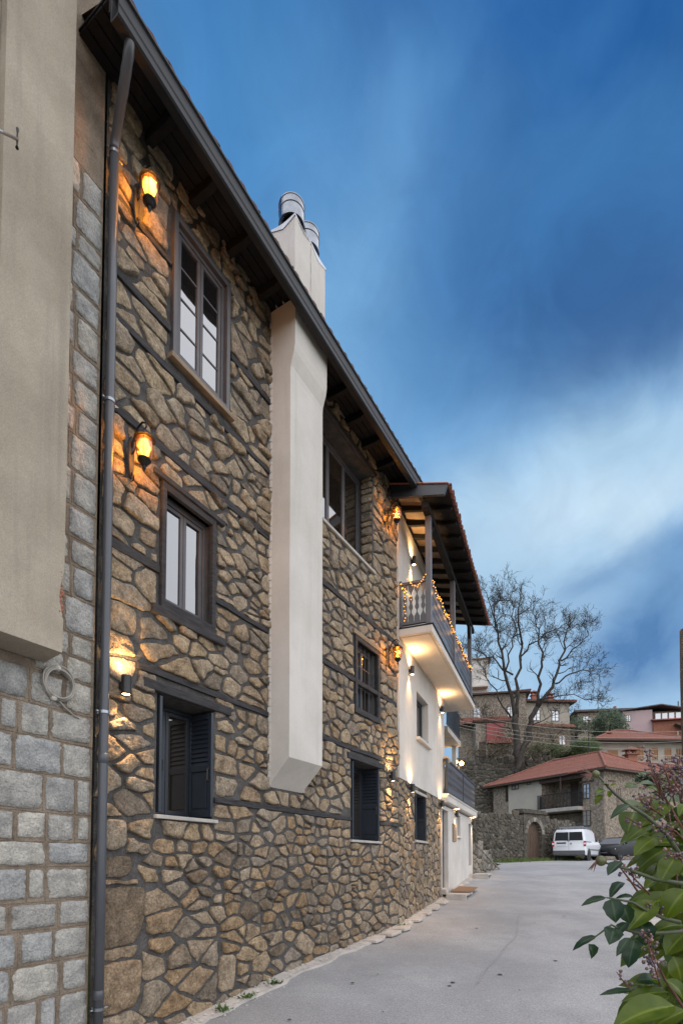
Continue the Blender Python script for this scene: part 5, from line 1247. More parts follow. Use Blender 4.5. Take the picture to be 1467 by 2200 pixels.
shrub('thicket', 1122, 1585, 51, (3.2, 1.6, 2.2), 2600, .10, m_dry, 'brown leafless thicket round the trunk of the bare tree', 'thicket')
shrub('thicket', 1185, 1575, 54, (2.4, 1.5, 1.2), 1500, .10, m_dry, 'brown dry thicket in front of the cream and stone house', 'thicket')
shrub('thicket', 1050, 1615, 51.5, (2.2, 1.0, .7), 1500, .09, m_dry, 'low dry brush on the upper terrace wall', 'thicket')
shrub('garden_palm', 1392, 1672, 12, (.28, .28, .15), 500, .05, m_ever, 'small dark green plant top behind the berry bush', 'shrub')
# grass on the terraces and verges
m = MB(); rng = random.Random(77)
def blades(cx, cy, n, s, hgt, hf=terr_h):
    for _ in range(n):
        x, y = cx+rng.gauss(0, s[0]), cy+rng.gauss(0, s[1]); z = hf(x, y); t = rng.uniform(0, 6.28); w_ = .02; h_ = hgt*rng.uniform(.5, 1.3); m.cur = rng.random()
        d = Vector((math.cos(t), math.sin(t), 0)); l_ = Vector((rng.uniform(-.4, .4), rng.uniform(-.4, .4), 1))*h_
        b_ = Vector((x, y, z-.02)); m.poly([b_-d*w_, b_+d*w_, b_+l_])
for i in range(46):
    u = -2+GL*1.0*i/45; p = RWA+RWd*u-RWn*rng.uniform(.6, 3.5); blades(p.x, p.y, 260, (.7, .7), .16)
for i in range(16):
    u = GL*.25+GL*.75*i/15; p = RWA+RWd*u+RWn*.35; blades(p.x, p.y, 160, (.35, .22), .22, lambda x, y: road_h(y)+.0)
for i in range(30):
    p = at(rng.uniform(1000, 1110), 1700, rng.uniform(36, 45)); blades(p.x, p.y, 160, (.8, .8), .2)
for i in range(24):
    p = at(rng.uniform(985, 1180), 1640, rng.uniform(48, 54)); blades(p.x, p.y, 120, (.9, .6), .22)
m.build('grass', m_grass, None, fix=False, kind='stuff')

# ------------------------------------------------------------------ the bare tree
TR = empty('bare_tree', at(1112, 1660, 48), 'large leafless tree with spreading dark branches before the village houses', 'tree')
rng = random.Random(15); tw = MB(); trunk = MB(); limb = MB()
def grow(p, d, L_, r, lev):
    n = 4; pts = [p]; rs = [r]; q = p.copy(); dd = d.copy()
    for i in range(n):
        dd = (dd+Vector((rng.gauss(0, .30), rng.gauss(0, .30), rng.gauss(.05, .26)))).normalized(); q = q+dd*(L_/n); pts.append(q.copy()); rs.append(max(.009, r*(1-.55*(i+1)/n)))
    tw.tube(pts, rs, 5 if lev < 2 else 3, False)
    if lev >= 4: return
    k = rng.choice((4, 4, 5, 5)) if lev < 3 else rng.choice((2, 3, 3))
    for j in range(k):
        f = rng.uniform(.25, 1.0) if j else 1.0; i = min(n, max(1, round(f*n)))
        ax = Vector((rng.gauss(0, 1), rng.gauss(0, 1), rng.gauss(0, 1))).normalized()
        nd_ = (dd+ax*rng.uniform(.55, .95)+Vector((0, 0, .12))).normalized()
        grow(pts[i], nd_, L_*rng.uniform(.54, .76), max(.012, rs[i]*.68), lev+1)
def limbpx(pts, r0, r1, mb):
    P_ = [at(x, y, Y+7) for x, y, Y in pts]; out = []
    for a_, b_ in zip(P_, P_[1:]):
        for i in range(3): out.append(a_+(b_-a_)*(i/3)+Vector((rng.gauss(0, .13), rng.gauss(0, .13), rng.gauss(0, .10)))*(1 if i else .4))
    out.append(P_[-1]); n = len(out); rs = [.66*(r0+(r1-r0)*(i/(n-1))**.8) for i in range(n)]; mb.tube(out, rs, 7); return out, rs
limbpx([(1112, 1675, 41), (1112, 1620, 41), (1108, 1570, 41), (1106, 1535, 41)], .50, .42, trunk)
limbpx([(1118, 1660, 41), (1126, 1600, 41.2), (1142, 1550, 41.3), (1152, 1520, 41.3)], .42, .34, trunk)
LM = [([(1104, 1545, 41), (1094, 1480, 40.6), (1080, 1420, 40.2), (1070, 1360, 40), (1062, 1300, 39.8)], .30, .07),
      ([(1108, 1540, 41), (1112, 1480, 41.4), (1116, 1410, 41.8), (1112, 1340, 42), (1117, 1290, 42.2)], .28, .07),
      ([(1116, 1420, 41.8), (1135, 1385, 41.4), (1160, 1368, 41), (1200, 1350, 40.6)], .14, .05),
      ([(1152, 1520, 41.3), (1160, 1470, 40.8), (1164, 1420, 40.4), (1158, 1370, 40), (1150, 1330, 39.8)], .26, .06),
      ([(1154, 1520, 41.3), (1185, 1475, 41.8), (1202, 1430, 42.2), (1213, 1390, 42.5), (1218, 1350, 42.6)], .28, .08),
      ([(1207, 1420, 42.2), (1230, 1395, 42), (1252, 1375, 41.8), (1262, 1360, 41.6)], .12, .04),
      ([(1190, 1470, 41.8), (1220, 1448, 41.4), (1250, 1438, 41), (1275, 1440, 40.8)], .13, .05),
      ([(1160, 1500, 41.2), (1195, 1495, 40.4), (1230, 1492, 40), (1265, 1503, 39.6)], .10, .04),
      ([(1100, 1450, 40.8), (1075, 1432, 40.2), (1045, 1412, 39.6), (1020, 1395, 39.2)], .14, .05),
      ([(1098, 1540, 41), (1070, 1500, 40), (1045, 1455, 39.4), (1025, 1405, 39)], .14, .04),
      ([(1070, 1360, 40), (1060, 1320, 40.4), (1045, 1275, 40.8)], .10, .05),
      ([(1086, 1440, 40.3), (1100, 1390, 40), (1105, 1340, 39.6), (1095, 1290, 39.4)], .13, .05),
      ([(1100, 1570, 41), (1075, 1560, 40), (1045, 1545, 39.3), (1010, 1550, 38.7)], .09, .03),
      ([(1140, 1560, 41.2), (1170, 1545, 40.6), (1210, 1530, 40.2)], .09, .03)]
for pts, r0, r1 in LM:
    out, rs = limbpx(pts, r0, r1, limb)
    n = len(out)
    for i in range(2, n):
        for k in range(2 if i > n*.45 else 1):
            if rng.random() < (.35 if i < n*.4 else .8):
                d = (out[i]-out[i-1]).normalized(); ax = Vector((rng.gauss(0, 1), rng.gauss(0, 1), rng.gauss(0, .6))).normalized()
                grow(out[i], (d*.7+ax*.9+Vector((0, 0, .25))).normalized(), rng.uniform(.85, 1.5)*(1 if i > 3 else .8), rs[i]*.55, 1 if i > n*.5 else 2)
    grow(out[-1], (out[-1]-out[-2]).normalized(), 1.2, rs[-1], 1)
trunk.build('trunk', m_bark, TR, smooth=True, fix=False); limb.build('limb', m_bark, TR, smooth=True, fix=False); tw.build('crown', m_bark, TR, fix=False)

# ------------------------------------------------------------------ poles and wires
m_wood = mat('pole_wood', (.155, .115, .09), (.09, .066, .052), .9, 3, .7, 30, stretch=(4, 4, .5))
pb = at(1494, 1850, 7.5); UP = empty('utility_pole', Vector((pb.x, pb.y, road_h(7.5))), 'thick brown wooden utility pole at the right edge behind the berry bush', 'pole')
m = MB(); m.tube([Vector((pb.x+.02*math.sin(z), pb.y, z)) for z in np.linspace(road_h(7.5)-.3, EZ+3.30, 9)], [.135-.003*i for i in range(9)], 14); m.build('pole', m_wood, UP, smooth=True)
m = MB(); m.tube([Vector((pb.x-.125, pb.y-.05, z)) for z in (road_h(7.5), EZ+1, EZ+2.9)], .012, 6); m.build('conduit', m_gutter, UP)
q = at(1262, 1640, 45); TP = empty('thin_pole', q, 'thin grey post with a bright lamp head, behind the red roof ridge', 'pole')
m = MB(); top = at(1264, 1548, 45); m.tube([q-Vector((0, 0, 2)), top], .045, 8); m.build('pole', m_bark, TP)
m = MB(); m.lathe(top, [(.02, -.1), (.14, 0), (.17, .08), (.08, .16), (.02, .19)], 12); m.build('lamp_head', m_silv, TP, smooth=True)
wl = [((985, 1532), (1480, 1570), 'topmost'), ((985, 1548), (1480, 1581), 'second from the top'), ((985, 1556), (1480, 1592), 'second from the bottom'), ((985, 1562), (1480, 1608), 'lowest')]
for (x0, y0), (x1, y1), nm in wl:
    a_, b_ = at(x0, y0, 34), at(x1, y1, 30); m = MB(); m.tube([a_+(b_-a_)*(i/20)-Vector((0, 0, .5*4*(i/20)*(1-i/20))) for i in range(21)], .014, 4)
    tag(m.build('overhead_wire', m_cable, None), 'thin overhead wire across the village, %s of the four' % nm, 'wire', 'overhead wires')
# terrace globe lamp
q = W2.P(9.0, 1.93, -1.0); GLP = empty('globe_lamp', q, 'lamp with two glowing globes behind the lower terrace railing', 'lamp')
g1, g2 = at(978, 1637, q.y), at(991, 1640, q.y)
m = MB(); mid_ = (g1+g2)/2-Vector((0, 0, .18)); m.tube([Vector((mid_.x, mid_.y, q.z)), mid_], .03, 8); m.tube([g1-Vector((0, 0, .1)), mid_, g2-Vector((0, 0, .1))], .018, 6); m.build('stand', m_black, GLP, smooth=True)
for g_ in (g1, g2): m = MB(); m.ball(g_, .085, 14, 10); m.build('globe', mat_emit('lit_globe', (1, .62, .22), 9) if 'lit_globe' not in MATS else MATS['lit_globe'], GLP, smooth=True); point_light(GLP, g_-wloc(GLP)+Vector((0, -.12, 0)), 12, (1, .6, .25), .08)
# ------------------------------------------------------------------ vehicles (local: x forward, y left, z up)
m_vpaint = mat('white_car_paint', (.66, .67, .69), (.62, .63, .65), .3, .8, 0, 10, coat=.5)
m_kpaint = mat('black_car_paint', (.009, .0095, .011), (.007, .0075, .009), .4, .8, 0, 10, spec=.25)
m_plast = mat('grey_bumper_plastic', (.085, .088, .095), (.07, .072, .08), .6, 5, .05, 60)
m_auto = mat_glass('car_glass', (.010, .011, .013), .08)
m_red = mat('red_lamp', (.42, .03, .025), (.36, .02, .02), .2, 5, 0, 10, coat=.4)
m_clear = mat('clear_lamp', (.70, .72, .72), (.6, .62, .62), .15, 5, 0, 10, coat=.5)
m_rim = mat('wheel_rim', (.42, .43, .45), (.34, .35, .37), .4, 5, 0, 10, metal=.6)
m_plate = mat('number_plate', (.55, .58, .62), (.5, .53, .58), .5, 5, 0, 10)
def body(prof, half, bulge=.04, tumble=.16, belt=1.0, n=9):
    """loft a car shell from its side outline: prof lists (x, z_low, z_high, half width factor)"""
    rings = []
    for x, zl, zh, wf in prof:
        r = []; w_ = half*wf
        for k in range(n+1):               # right side up, over the roof, left side down
            f = k/n; z = zl+(zh-zl)*f
            t = max(0, (z-belt)/max(.01, 1.85-belt)); ww = w_*(1-tumble*t)*(1-.05*max(0, (.5-z)/.5)); 
            if f > .93: ww *= .90
            r.append((x, -ww, z))
        r += [(x, -p[1], p[2]) for p in reversed(r)]
        rings.append(r)
    m = MB(); m.loft(rings); return m
def wheel(par, x, y, r, w_, out):
    m = MB(); m.lathe((x, y-w_/2*out, r), [(r*.62, 0), (r*.92, 0), (r, w_*.15), (r, w_*.8), (r*.93, w_), (r*.66, w_)], 22, (0, out, 0)); t = m.build('wheel', m_rubber, par, smooth=False, local=True)
    m = MB(); m.lathe((x, y-w_/2*out, r), [(.001, w_*.55), (r*.2, w_*.78), (r*.28, w_*.72), (r*.58, w_*.80), (r*.66, w_*.98)], 22, (0, out, 0)); m.build('rim', m_rim, t, local=True)
def qbox(par, name, mt, pts, off, bev=.01):
    m = MB(); a = [Vector(p) for p in pts]; m.loft([a, [p+Vector(off) for p in a]]); return m.build(name, mt, par, bev=bev, local=True)
va = R(90-37); vh = Vector((math.cos(va), math.sin(va))); vl = Vector((-vh.y, vh.x))
rc = at(1221, 1849, 30.2); vx = Vector((rc.x, rc.y))+vh*.05
VAN = empty('van', (vx.x, vx.y, road_h(30.6)+.015), 'small white panel van with roof bars and dark rear windows parked uphill', 'van', rz=va)
hw = .90
prof = [(.0, .42, 1.02, .93), (.03, .36, 1.30, .97), (.12, .34, 1.76, 1), (.25, .32, 1.80, 1), (1.6, .30, 1.83, 1), (2.5, .30, 1.80, 1), (2.95, .30, 1.64, 1), (3.35, .30, 1.30, 1), (3.55, .30, 1.10, 1), (4.05, .32, 1.0, .98), (4.3, .36, .86, .92), (4.40, .42, .70, .84)]
bo = body(prof, hw).build('body', m_vpaint, VAN, smooth=True, bev=.03, local=True)
for s_ in (-1, 1): qbox(VAN, 'rear_window', m_auto, [(.022+.0, s_*.02, 1.16), (.022, s_*.76, 1.16), (.075, s_*.70, 1.64), (.075, s_*.02, 1.64)], (-.03, 0, .0))
m = MB(); m.box((-.012, 0, .88), (.006, .008, 1.0)); m.build('door_seam', m_plast, VAN, local=True)
qbox(VAN, 'rear_bumper', m_plast, [(-.06, -.86, .34), (-.06, .86, .34), (-.06, .86, .60), (-.06, -.86, .60)], (.22, 0, 0), .04)
for s_ in (-1, 1):
    t = qbox(VAN, 'tail_light', m_red, [(-.025, s_*.78, .82), (-.025, s_*.905, .82), (-.02, s_*.905, 1.12), (-.02, s_*.78, 1.12)], (.14, 0, 0), .015)
    qbox(t, 'reversing_lens', m_clear, [(-.032, s_*.79, .93), (-.032, s_*.90, .93), (-.03, s_*.90, 1.02), (-.03, s_*.79, 1.02)], (.01, 0, 0), .003)
    qbox(VAN, 'side_window', m_auto, [(2.45, s_*.885, 1.14), (3.36, s_*.875, 1.12), (3.02, s_*.82, 1.50), (2.52, s_*.80, 1.60)], (0, s_*.012, 0), .004)
    qbox(VAN, 'side_moulding', m_plast, [(.75, s_*.905, .62), (3.2, s_*.905, .62), (3.2, s_*.905, .68), (.75, s_*.905, .68)], (0, s_*.015, 0), .004)
    qbox(VAN, 'door_rail', m_plast, [(.2, s_*.893, 1.06), (1.35, s_*.893, 1.06), (1.35, s_*.893, 1.10), (.2, s_*.893, 1.10)], (0, s_*.014, 0), .003)
    qbox(VAN, 'mirror', m_plast, [(3.22, s_*.93, 1.14), (3.32, s_*.93, 1.14), (3.30, s_*.93, 1.34), (3.22, s_*.93, 1.34)], (0, s_*.16, 0), .03)
    qbox(VAN, 'sill_trim', m_plast, [(.95, s_*.88, .28), (3.1, s_*.88, .28), (3.1, s_*.88, .38), (.95, s_*.88, .38)], (0, s_*.02, 0), .01)
    for x in (.72, 3.45):
        m = MB(); m.lathe((x, s_*.855, .34), [(.30, 0), (.385, .03), (.385, .055), (.31, .055)], 24, (0, s_, 0)); m.build('wheel_arch', m_plast, VAN, local=True)
        wheel(VAN, x, s_*.83, .325, .21, s_)
qbox(VAN, 'windscreen', m_auto, [(3.50, -.70, 1.14), (3.50, .70, 1.14), (3.02, .62, 1.60), (3.02, -.62, 1.60)], (.02, 0, .02), .004)
q = qbox(VAN, 'plate_recess', m_black, [(-.018, .14, .98), (-.018, .66, .98), (-.018, .66, 1.06), (-.018, .14, 1.06)], (.02, 0, 0), .004)
qbox(VAN, 'number_plate', m_plate, [(-.018, .14, .84), (-.018, .66, .84), (-.018, .66, .965), (-.018, .14, .965)], (.02, 0, 0), .003)
m = MB(); m.lathe((-.020, -.12, .98), [(.001, 0), (.055, 0), (.055, .012), (.001, .012)], 14, (-1, 0, 0)); em = m.build('emblem', m_plast, VAN, local=True)
m = MB()
for y0, y1, z0_, z1 in ((-.155, -.135, 1.01, .95), (-.135, -.12, .95, .985), (-.12, -.105, .985, .95), (-.105, -.085, .95, 1.01)): m.tube([(-.034, y0, z0_), (-.034, y1, z1)], .006, 5)
m.build('emblem_strokes', m_clear, em, local=True)
m = MB(); m.box((-.02, -.02, 1.13), (.03, .03, .05)); m.tube([(-.005, .03, 1.12), (-.02, .1, 1.20)], .012, 5); m.build('handle', m_black, VAN, local=True)
m = MB()
for s_ in (-1, 1): m.box((1.35, s_*.60, 1.93), (1.9, .05, .04))
for x in (.55, 1.35, 2.2): m.box((x, 0, 1.955), (.07, 1.34, .035)); m.box((x, .6, 1.88), (.09, .06, .1)); m.box((x, -.6, 1.88), (.09, .06, .1))
m.build('roof_bars', m_silv, VAN, bev=.006, local=True)
ca = math.atan2(-.55, -.84); cp = at(1322, 1846, 33.6)
CAR = empty('parked_car', (cp.x, cp.y, road_h(cp.y)+.012), 'dark car facing the road, half hidden between the van and the berry bush', 'car', rz=ca)
prof = [(-2.5, .45, .80, .86), (-2.4, .36, 1.05, .95), (-2.1, .3, 1.25, 1), (-1.5, .28, 1.44, 1), (-.6, .26, 1.47, 1), (.1, .26, 1.38, 1), (.75, .26, 1.02, 1), (1.0, .28, .95, 1), (1.45, .30, .88, .97), (1.7, .36, .76, .88), (1.78, .42, .62, .80)]
body(prof, .87, belt=.9, tumble=.28).build('body', m_kpaint, CAR, smooth=True, bev=.02, local=True)
qbox(CAR, 'windscreen', m_pale, [(.78, -.70, .99), (.78, .70, .99), (.16, .60, 1.35), (.16, -.60, 1.35)], (.02, 0, .02), .004)
for s_ in (-1, 1):
    qbox(CAR, 'headlight', m_clear, [(1.45, s_*.82, .66), (1.66, s_*.60, .64), (1.62, s_*.60, .78), (1.38, s_*.80, .80)], (.05, s_*.03, 0), .01)
    qbox(CAR, 'side_window', m_auto, [(-1.9, s_*.82, .98), (.62, s_*.83, .98), (.08, s_*.73, 1.30), (-1.6, s_*.70, 1.34)], (0, s_*.02, 0), .004)
    qbox(CAR, 'mirror', m_kpaint, [(.42, s_*.88, .98), (.54, s_*.88, .98), (.52, s_*.88, 1.12), (.44, s_*.88, 1.12)], (0, s_*.14, 0), .02)
    for x in (-1.75, 1.0): wheel(CAR, x, s_*.78, .31, .20, s_)
qbox(CAR, 'grille', m_plast, [(1.76, -.5, .42), (1.76, .5, .42), (1.70, .45, .60), (1.70, -.45, .60)], (.04, 0, 0), .01)

# ------------------------------------------------------------------ foot of the walls: broken concrete strip, gravel, weeds
rg = random.Random(8)
m = MB(); rows = []
for i in range(120):
    t = -3+i*.17; fr = W1 if t < L1 else W2; u = t if t < L1 else t-L1
    wd = .20+.10*noise.noise(Vector((t*1.7, 0, 4)))+.05*noise.noise(Vector((t*6, 0, 9)))
    row = []
    for k, d in enumerate((-.05, .03, wd*.7, wd, wd+.012)):
        p = fr.P(u, 0, d); z = road_h(p.y)+(.075, .06, .052+.02*noise.noise(Vector((t*3, d*4, 1))), .046, -.02)[k]; row.append((p.x, p.y, z))
    rows.append(row)
m.loft(rows, False, False, False); tag(m.build('kerb_strip', m_conc, None, fix=False), kind='structure')
gravel = MB()
for i in range(1100):
    t = rg.uniform(-1, 16.5); fr = W1 if t < L1 else W2; u = t if t < L1 else t-L1; d = abs(rg.gauss(.10, .13))+.01; s_ = rg.uniform(.006, .026)
    p = fr.P(u, 0, d); gravel.cur = rg.random(); z = road_h(p.y)+.055*(d < .22)+.01
    q = [Vector((rg.uniform(-1, 1), rg.uniform(-1, 1), rg.uniform(-.5, .7)))*s_ for _ in range(5)]; c = Vector((p.x, p.y, z))
    i0 = gravel.pts([c+Vector((s_, 0, 0)), c+Vector((-s_*.5, s_*.9, 0)), c+Vector((-s_*.6, -s_*.8, 0)), c+Vector((q[0].x*.4, q[0].y*.4, s_*.8))])
    for f in ((0, 1, 3), (1, 2, 3), (2, 0, 3)): gravel.f.append(tuple(i0+k for k in f))
gravel.build('gravel', m_conc, None, fix=False, kind='stuff')
ROAD = [o_ for o_ in COL.objects if o_.name == 'road'][0]
for i in range(15):                              # tar spots and a long repair seam on the road
    t = rg.uniform(1.5, 9.5); fr = W1 if t < L1 else W2; u = t if t < L1 else t-L1; p = fr.P(u, 0, rg.uniform(.9, 3.6)); m = MB(); s_ = rg.uniform(.010, .03); ring_ = []
    for k in range(9): th = 6.283*k/9; f = s_*(1+.5*noise.noise(Vector((k*1.3, i, 0)))); q = (p.x+math.cos(th)*f*1.3, p.y+math.sin(th)*f); ring_.append(q)
    z = max(road_h(y_) for x_, y_ in ring_)+.048; m.poly([(x_, y_, z) for x_, y_ in ring_]); m.build('tar_spot', m_rubber, ROAD, fix=False)
m = MB(); rows = []
for i in range(34):                              # a long repair seam down the road
    t = 4.0+i*.16; fr = W1 if t < L1 else W2; u = t if t < L1 else t-L1; c_ = 2.7+.10*noise.noise(Vector((t*.7, 1, 0)))-.05*t; row = []
    for k in (-.011, .011): p = fr.P(u, 0, c_+k); row.append((p.x, p.y, road_h(p.y)+.049))
    rows.append(row)
m.loft(rows, False, False, False); m.build('repair_seam', mat('tar_seam', (.245, .243, .25), (.20, .20, .205), .8, 8, .3, 60), ROAD, fix=False)
# flat broken slabs along the foot
sl_ = [(5.35, .20, .5), (5.95, .22, .45), (6.5, .24, .5), (7.5, .2, .5), (8.4, .2, .45), (9.2, .22, .55), (10.2, .22, .5)]
for i, (t, d, L_) in enumerate(sl_):
    fr = W1 if t < L1 else W2; u = t if t < L1 else t-L1; z = road_h(fr.P(u, 0, d).y)-EZ; z2 = road_h(fr.P(u+L_, 0, d).y)-EZ
    m = MB(); q = [(u, d-.14), (u+L_*.95, d-.13), (u+L_, d+.10+rg.uniform(-.04, .04)), (u+L_*.5, d+.15), (u+.03, d+.12)]
    lo = [fr.P(a, z+(z2-z)*(a-u)/L_+.03, b) for a, b in q]; m.loft([lo, [p+Vector((0, 0, .055)) for p in lo]])
    o = m.build('paving_slab', m_conc, None, bev=.012); tag(o, ['broken pale slab at the wall foot, nearest of the row', 'broken pale slab at the wall foot, second of the row', 'broken pale slab at the wall foot below the house corner', 'broken pale slab just past the stone house corner', 'broken pale slab under the third shuttered window', 'broken pale slab between the third shuttered window and the doormat', 'broken pale slab next to the drain by the door'][i], 'slab', 'broken slabs along the foot of the walls')
# culvert openings
for i, (u0, u1, lb) in enumerate(((4.3, 5.5, 'concrete drain mouth under the entrance door step'), (9.4, 10.5, 'concrete drain mouth at the far end of the white wall'))):
    z = road_h(W2.P(u0, 0, .6).y)-EZ; root = empty('drain', W2.P(u0, z, .5), lb, 'drain')
    m = MB(); m.fbox(W2, u0, u1, z+.12, z+.19, .17, .72); m.fbox(W2, u0-.08, u0, z-.1, z+.19, .17, .74); m.fbox(W2, u1, u1+.06, z-.1, z+.19, .17, .72); m.build('frame', m_conc, root, bev=.015)
    m = MB(); m.fbox(W2, u0+.003, u1-.003, z-.05, z+.116, .20, .64); m.build('opening_shade', m_black, root)  # solid black block standing in for the shade inside the drain mouth
m_weed = mat('weed_leaf', (.07, .13, .03), (.045, .08, .02), .7, 6, 0, 10, rnd=LEAFG)
for i, (u, lb) in enumerate(((1.62, 'small green weed at the wall foot, nearest the camera'), (2.06, 'small green weed at the wall foot, below the lowest shuttered window'), (2.62, 'small green weed at the wall foot below the chimney breast'), (6.9, 'small green weed at the wall foot by the stone house corner'))):
    p = W1.P(u, 0, .16); p.z = road_h(p.y)+.05; root = empty('weed', p, lb, 'weed'); m = MB()
    for k in range(70):
        t = rg.uniform(0, 6.28); r_ = rg.uniform(.02, .10); d = Vector((math.cos(t), math.sin(t), rg.uniform(.2, 1.3))).normalized(); c = p+Vector((rg.gauss(0, .05), rg.gauss(0, .05), 0)); s_ = d.cross(Vector((0, 0, 1))).normalized()*.012; m.cur = rg.random()
        m.poly([c, c+d*r_*.5+s_, c+d*r_, c+d*r_*.5-s_])
    m.build('leaves', m_weed, root, fix=False)

# ------------------------------------------------------------------ foreground shrubs
def leafmat(name, c1, c2, under, rough=.3):
    m = mat(name, c1, c2, rough, 25, .05, 90, spec=.28, rnd=[(1, 1, 1), (.72, .8, .8), (1.2, 1.12, .75), (.88, .95, .9), (1.5, 1.28, .6)])
    nt = m.node_tree; N = nt.nodes; L = nt.links; b = N['Principled BSDF']; out = [n for n in N if n.type == 'OUTPUT_MATERIAL'][0]
    at_ = N.new('ShaderNodeAttribute'); at_.attribute_name = 'mid'; mr = N.new('ShaderNodeMapRange'); L.new(at_.outputs['Fac'], mr.inputs[0]); mr.inputs[1].default_value = .86; mr.inputs[2].default_value = .97; mr.inputs[4].default_value = .65
    src = b.inputs['Base Color'].links[0].from_socket; mx = N.new('ShaderNodeMix'); mx.data_type = 'RGBA'; L.new(mr.outputs[0], mx.inputs[0]); L.new(src, mx.inputs[6]); mx.inputs[7].default_value = (c1[0]*2.2+.02, c1[1]*1.9+.02, c1[2]*2+.01, 1); L.new(mx.outputs[2], b.inputs['Base Color'])
    t = N.new('ShaderNodeBsdfTranslucent'); t.inputs[0].default_value = (*under, 1); x = N.new('ShaderNodeMixShader'); x.inputs[0].default_value = .22
    L.new(b.outputs[0], x.inputs[1]); L.new(t.outputs[0], x.inputs[2]); L.new(x.outputs[0], out.inputs[0]); return m
m_priv = leafmat('privet_leaf', (.066, .100, .008), (.036, .062, .006), (.14, .18, .01), .34)
m_rose = leafmat('rose_leaf', (.018, .042, .018), (.011, .028, .013), (.03, .06, .01), .30)
m_stalk = mat('red_stalk', (.15, .055, .035), (.09, .035, .025), .6, 30, .1, 100)
m_gstem = mat('green_stem', (.06, .075, .03), (.035, .045, .02), .6, 20, .1, 100)
m_berry = mat('purple_berry', (.20, .125, .125), (.085, .06, .075), .45, 60, .05, 200, rnd=[(1, 1, 1), (.45, .5, .75), (1.5, 1.25, .9), (.7, .7, .8)])
m_hip = mat('green_hip', (.085, .11, .028), (.075, .055, .02), .4, 30, .02, 100)
def leaf(m, b0, tip, wid, nrm, curl=.12, fold=.22, n=7, ser=0):
    b0 = Vector(b0); tip = Vector(tip); d = tip-b0; L_ = d.length; d.normalize(); s_ = d.cross(nrm).normalized(); up = s_.cross(d).normalized()
    rows = []; start = len(m.v)
    for i in range(n+1):
        f = i/n; w_ = wid*L_*.5*(math.sin(math.pi*min(1, f**.82))**.78)*(1 if f < .98 else 0)
        if ser and 0 < i < n: w_ *= 1+ser*(1 if i % 2 else -1)
        c = b0+d*(L_*f)+up*(curl*L_*math.sin(math.pi*f)*.9-curl*L_*f*f*.6)
        e = up*(w_*fold*2)
        rows.append([c-s_*w_+e, c-s_*w_*.5+e*.35, c, c+s_*w_*.5+e*.35, c+s_*w_+e])
    m.loft(rows, False, False, False); m.a = (m.a or [])+[0, .5, 1, .5, 0]*len(rows)
Z3 = 3.668
def zz(x, y): return 1160+x/Z3, 1600+y/Z3
rg = random.Random(41)
PB = empty('berry_bush', Vector((1.15, 1.6, road_h(1.6))), 'privet bush with large green leaves and purple berry clusters at the right edge', 'bush')
RB_ = empty('rose_bush', Vector((1.0, 1.45, road_h(1.4))), 'dark leaved rose with green hips reaching out left of the berry bush', 'bush')
def hero(lst, par, mt, wid, ser=0, Y0=1.35):
    for it in lst:
        x0, y0, x1, y1 = it[:4]; w_ = it[4] if len(it) > 4 else wid; dY = it[5] if len(it) > 5 else rg.uniform(-.05, .05)
        a_, b_ = at(*zz(x0, y0), Y0+dY), at(*zz(x1, y1), Y0+dY-rg.uniform(-.015, .03))
        tilt = it[6] if len(it) > 6 else rg.uniform(-.5, .5)
        view = -(a_-Vector((0, 0, EZ))).normalized(); nrm = (view*.8+Vector((0, 0, .7))+Vector((tilt, 0, 0))).normalized()
        m = MB(); m.cur = it[7] if len(it) > 7 else rg.random()*.6; leaf(m, a_, b_, w_, nrm, rg.uniform(.05, .16), rg.uniform(.1, .25), ser=ser); m.build('leaf', mt, par, smooth=True, fix=False)
hero([(1020, 470, 785, 640, .50, 0, 0, .5), (745, 530, 680, 705, .80, .05, 0, .25), (890, 630, 670, 755, .42), (905, 735, 738, 865, .55, 0, .2, .5), (1075, 800, 745, 985, .46, .03, -.2, .2), (1070, 880, 940, 1085, .62, -.06, .3, .5), (1130, 925, 1085, 1025, .5, -.05, 0, .9), (925, 1055, 818, 1135, .5, -.03, 0, .6), (915, 1235, 688, 1460, .50, -.06, .2, .5), (1150, 1140, 975, 1370, .70, -.08, .2, .5), (1060, 1180, 672, 1375, .40, .02, -.2, .4), (1135, 1430, 850, 1485, .40, 0), (1140, 1485, 985, 1655, .75, -.04, .2, .5), (1045, 1665, 1112, 1870, .85, -.02, .1, .5), (950, 1850, 688, 1865, .42, -.02, 0, .4), (985, 1850, 1140, 2010, .62, -.05, .3, .55), (1060, 2060, 565, 2215, .44, -.10, .1, .45), (1010, 1950, 640, 2010, .30, -.03, 0, .3), (1150, 2095, 870, 2230, .50, -.08, .1, .5), (780, 350, 668, 330, .55, .0, 0, .3), (770, 320, 655, 325, .22, -.02, -.6, .1), (1140, 470, 1090, 560, .6, -.03, .2, .6), (830, 640, 745, 720, .5, .04), (960, 560, 860, 610, .5, .04), (1090, 620, 960, 700, .55, .03), (870, 1160, 700, 1240, .4, .05, 0, .3), (1010, 1010, 900, 1080, .5, .05, 0, .3), (960, 1250, 1110, 1160, .4, .06), (1060, 1390, 905, 1440, .4, .04), (1130, 1880, 1060, 1930, .5, .03), (900, 1895, 860, 1965, .5, .03), (960, 930, 770, 900, .4, .08, 0, .2), (980, 860, 800, 830, .4, .08, 0, .2), (1126, 760, 1000, 760, .5, .08, 0, .2)], PB, m_priv, .5)
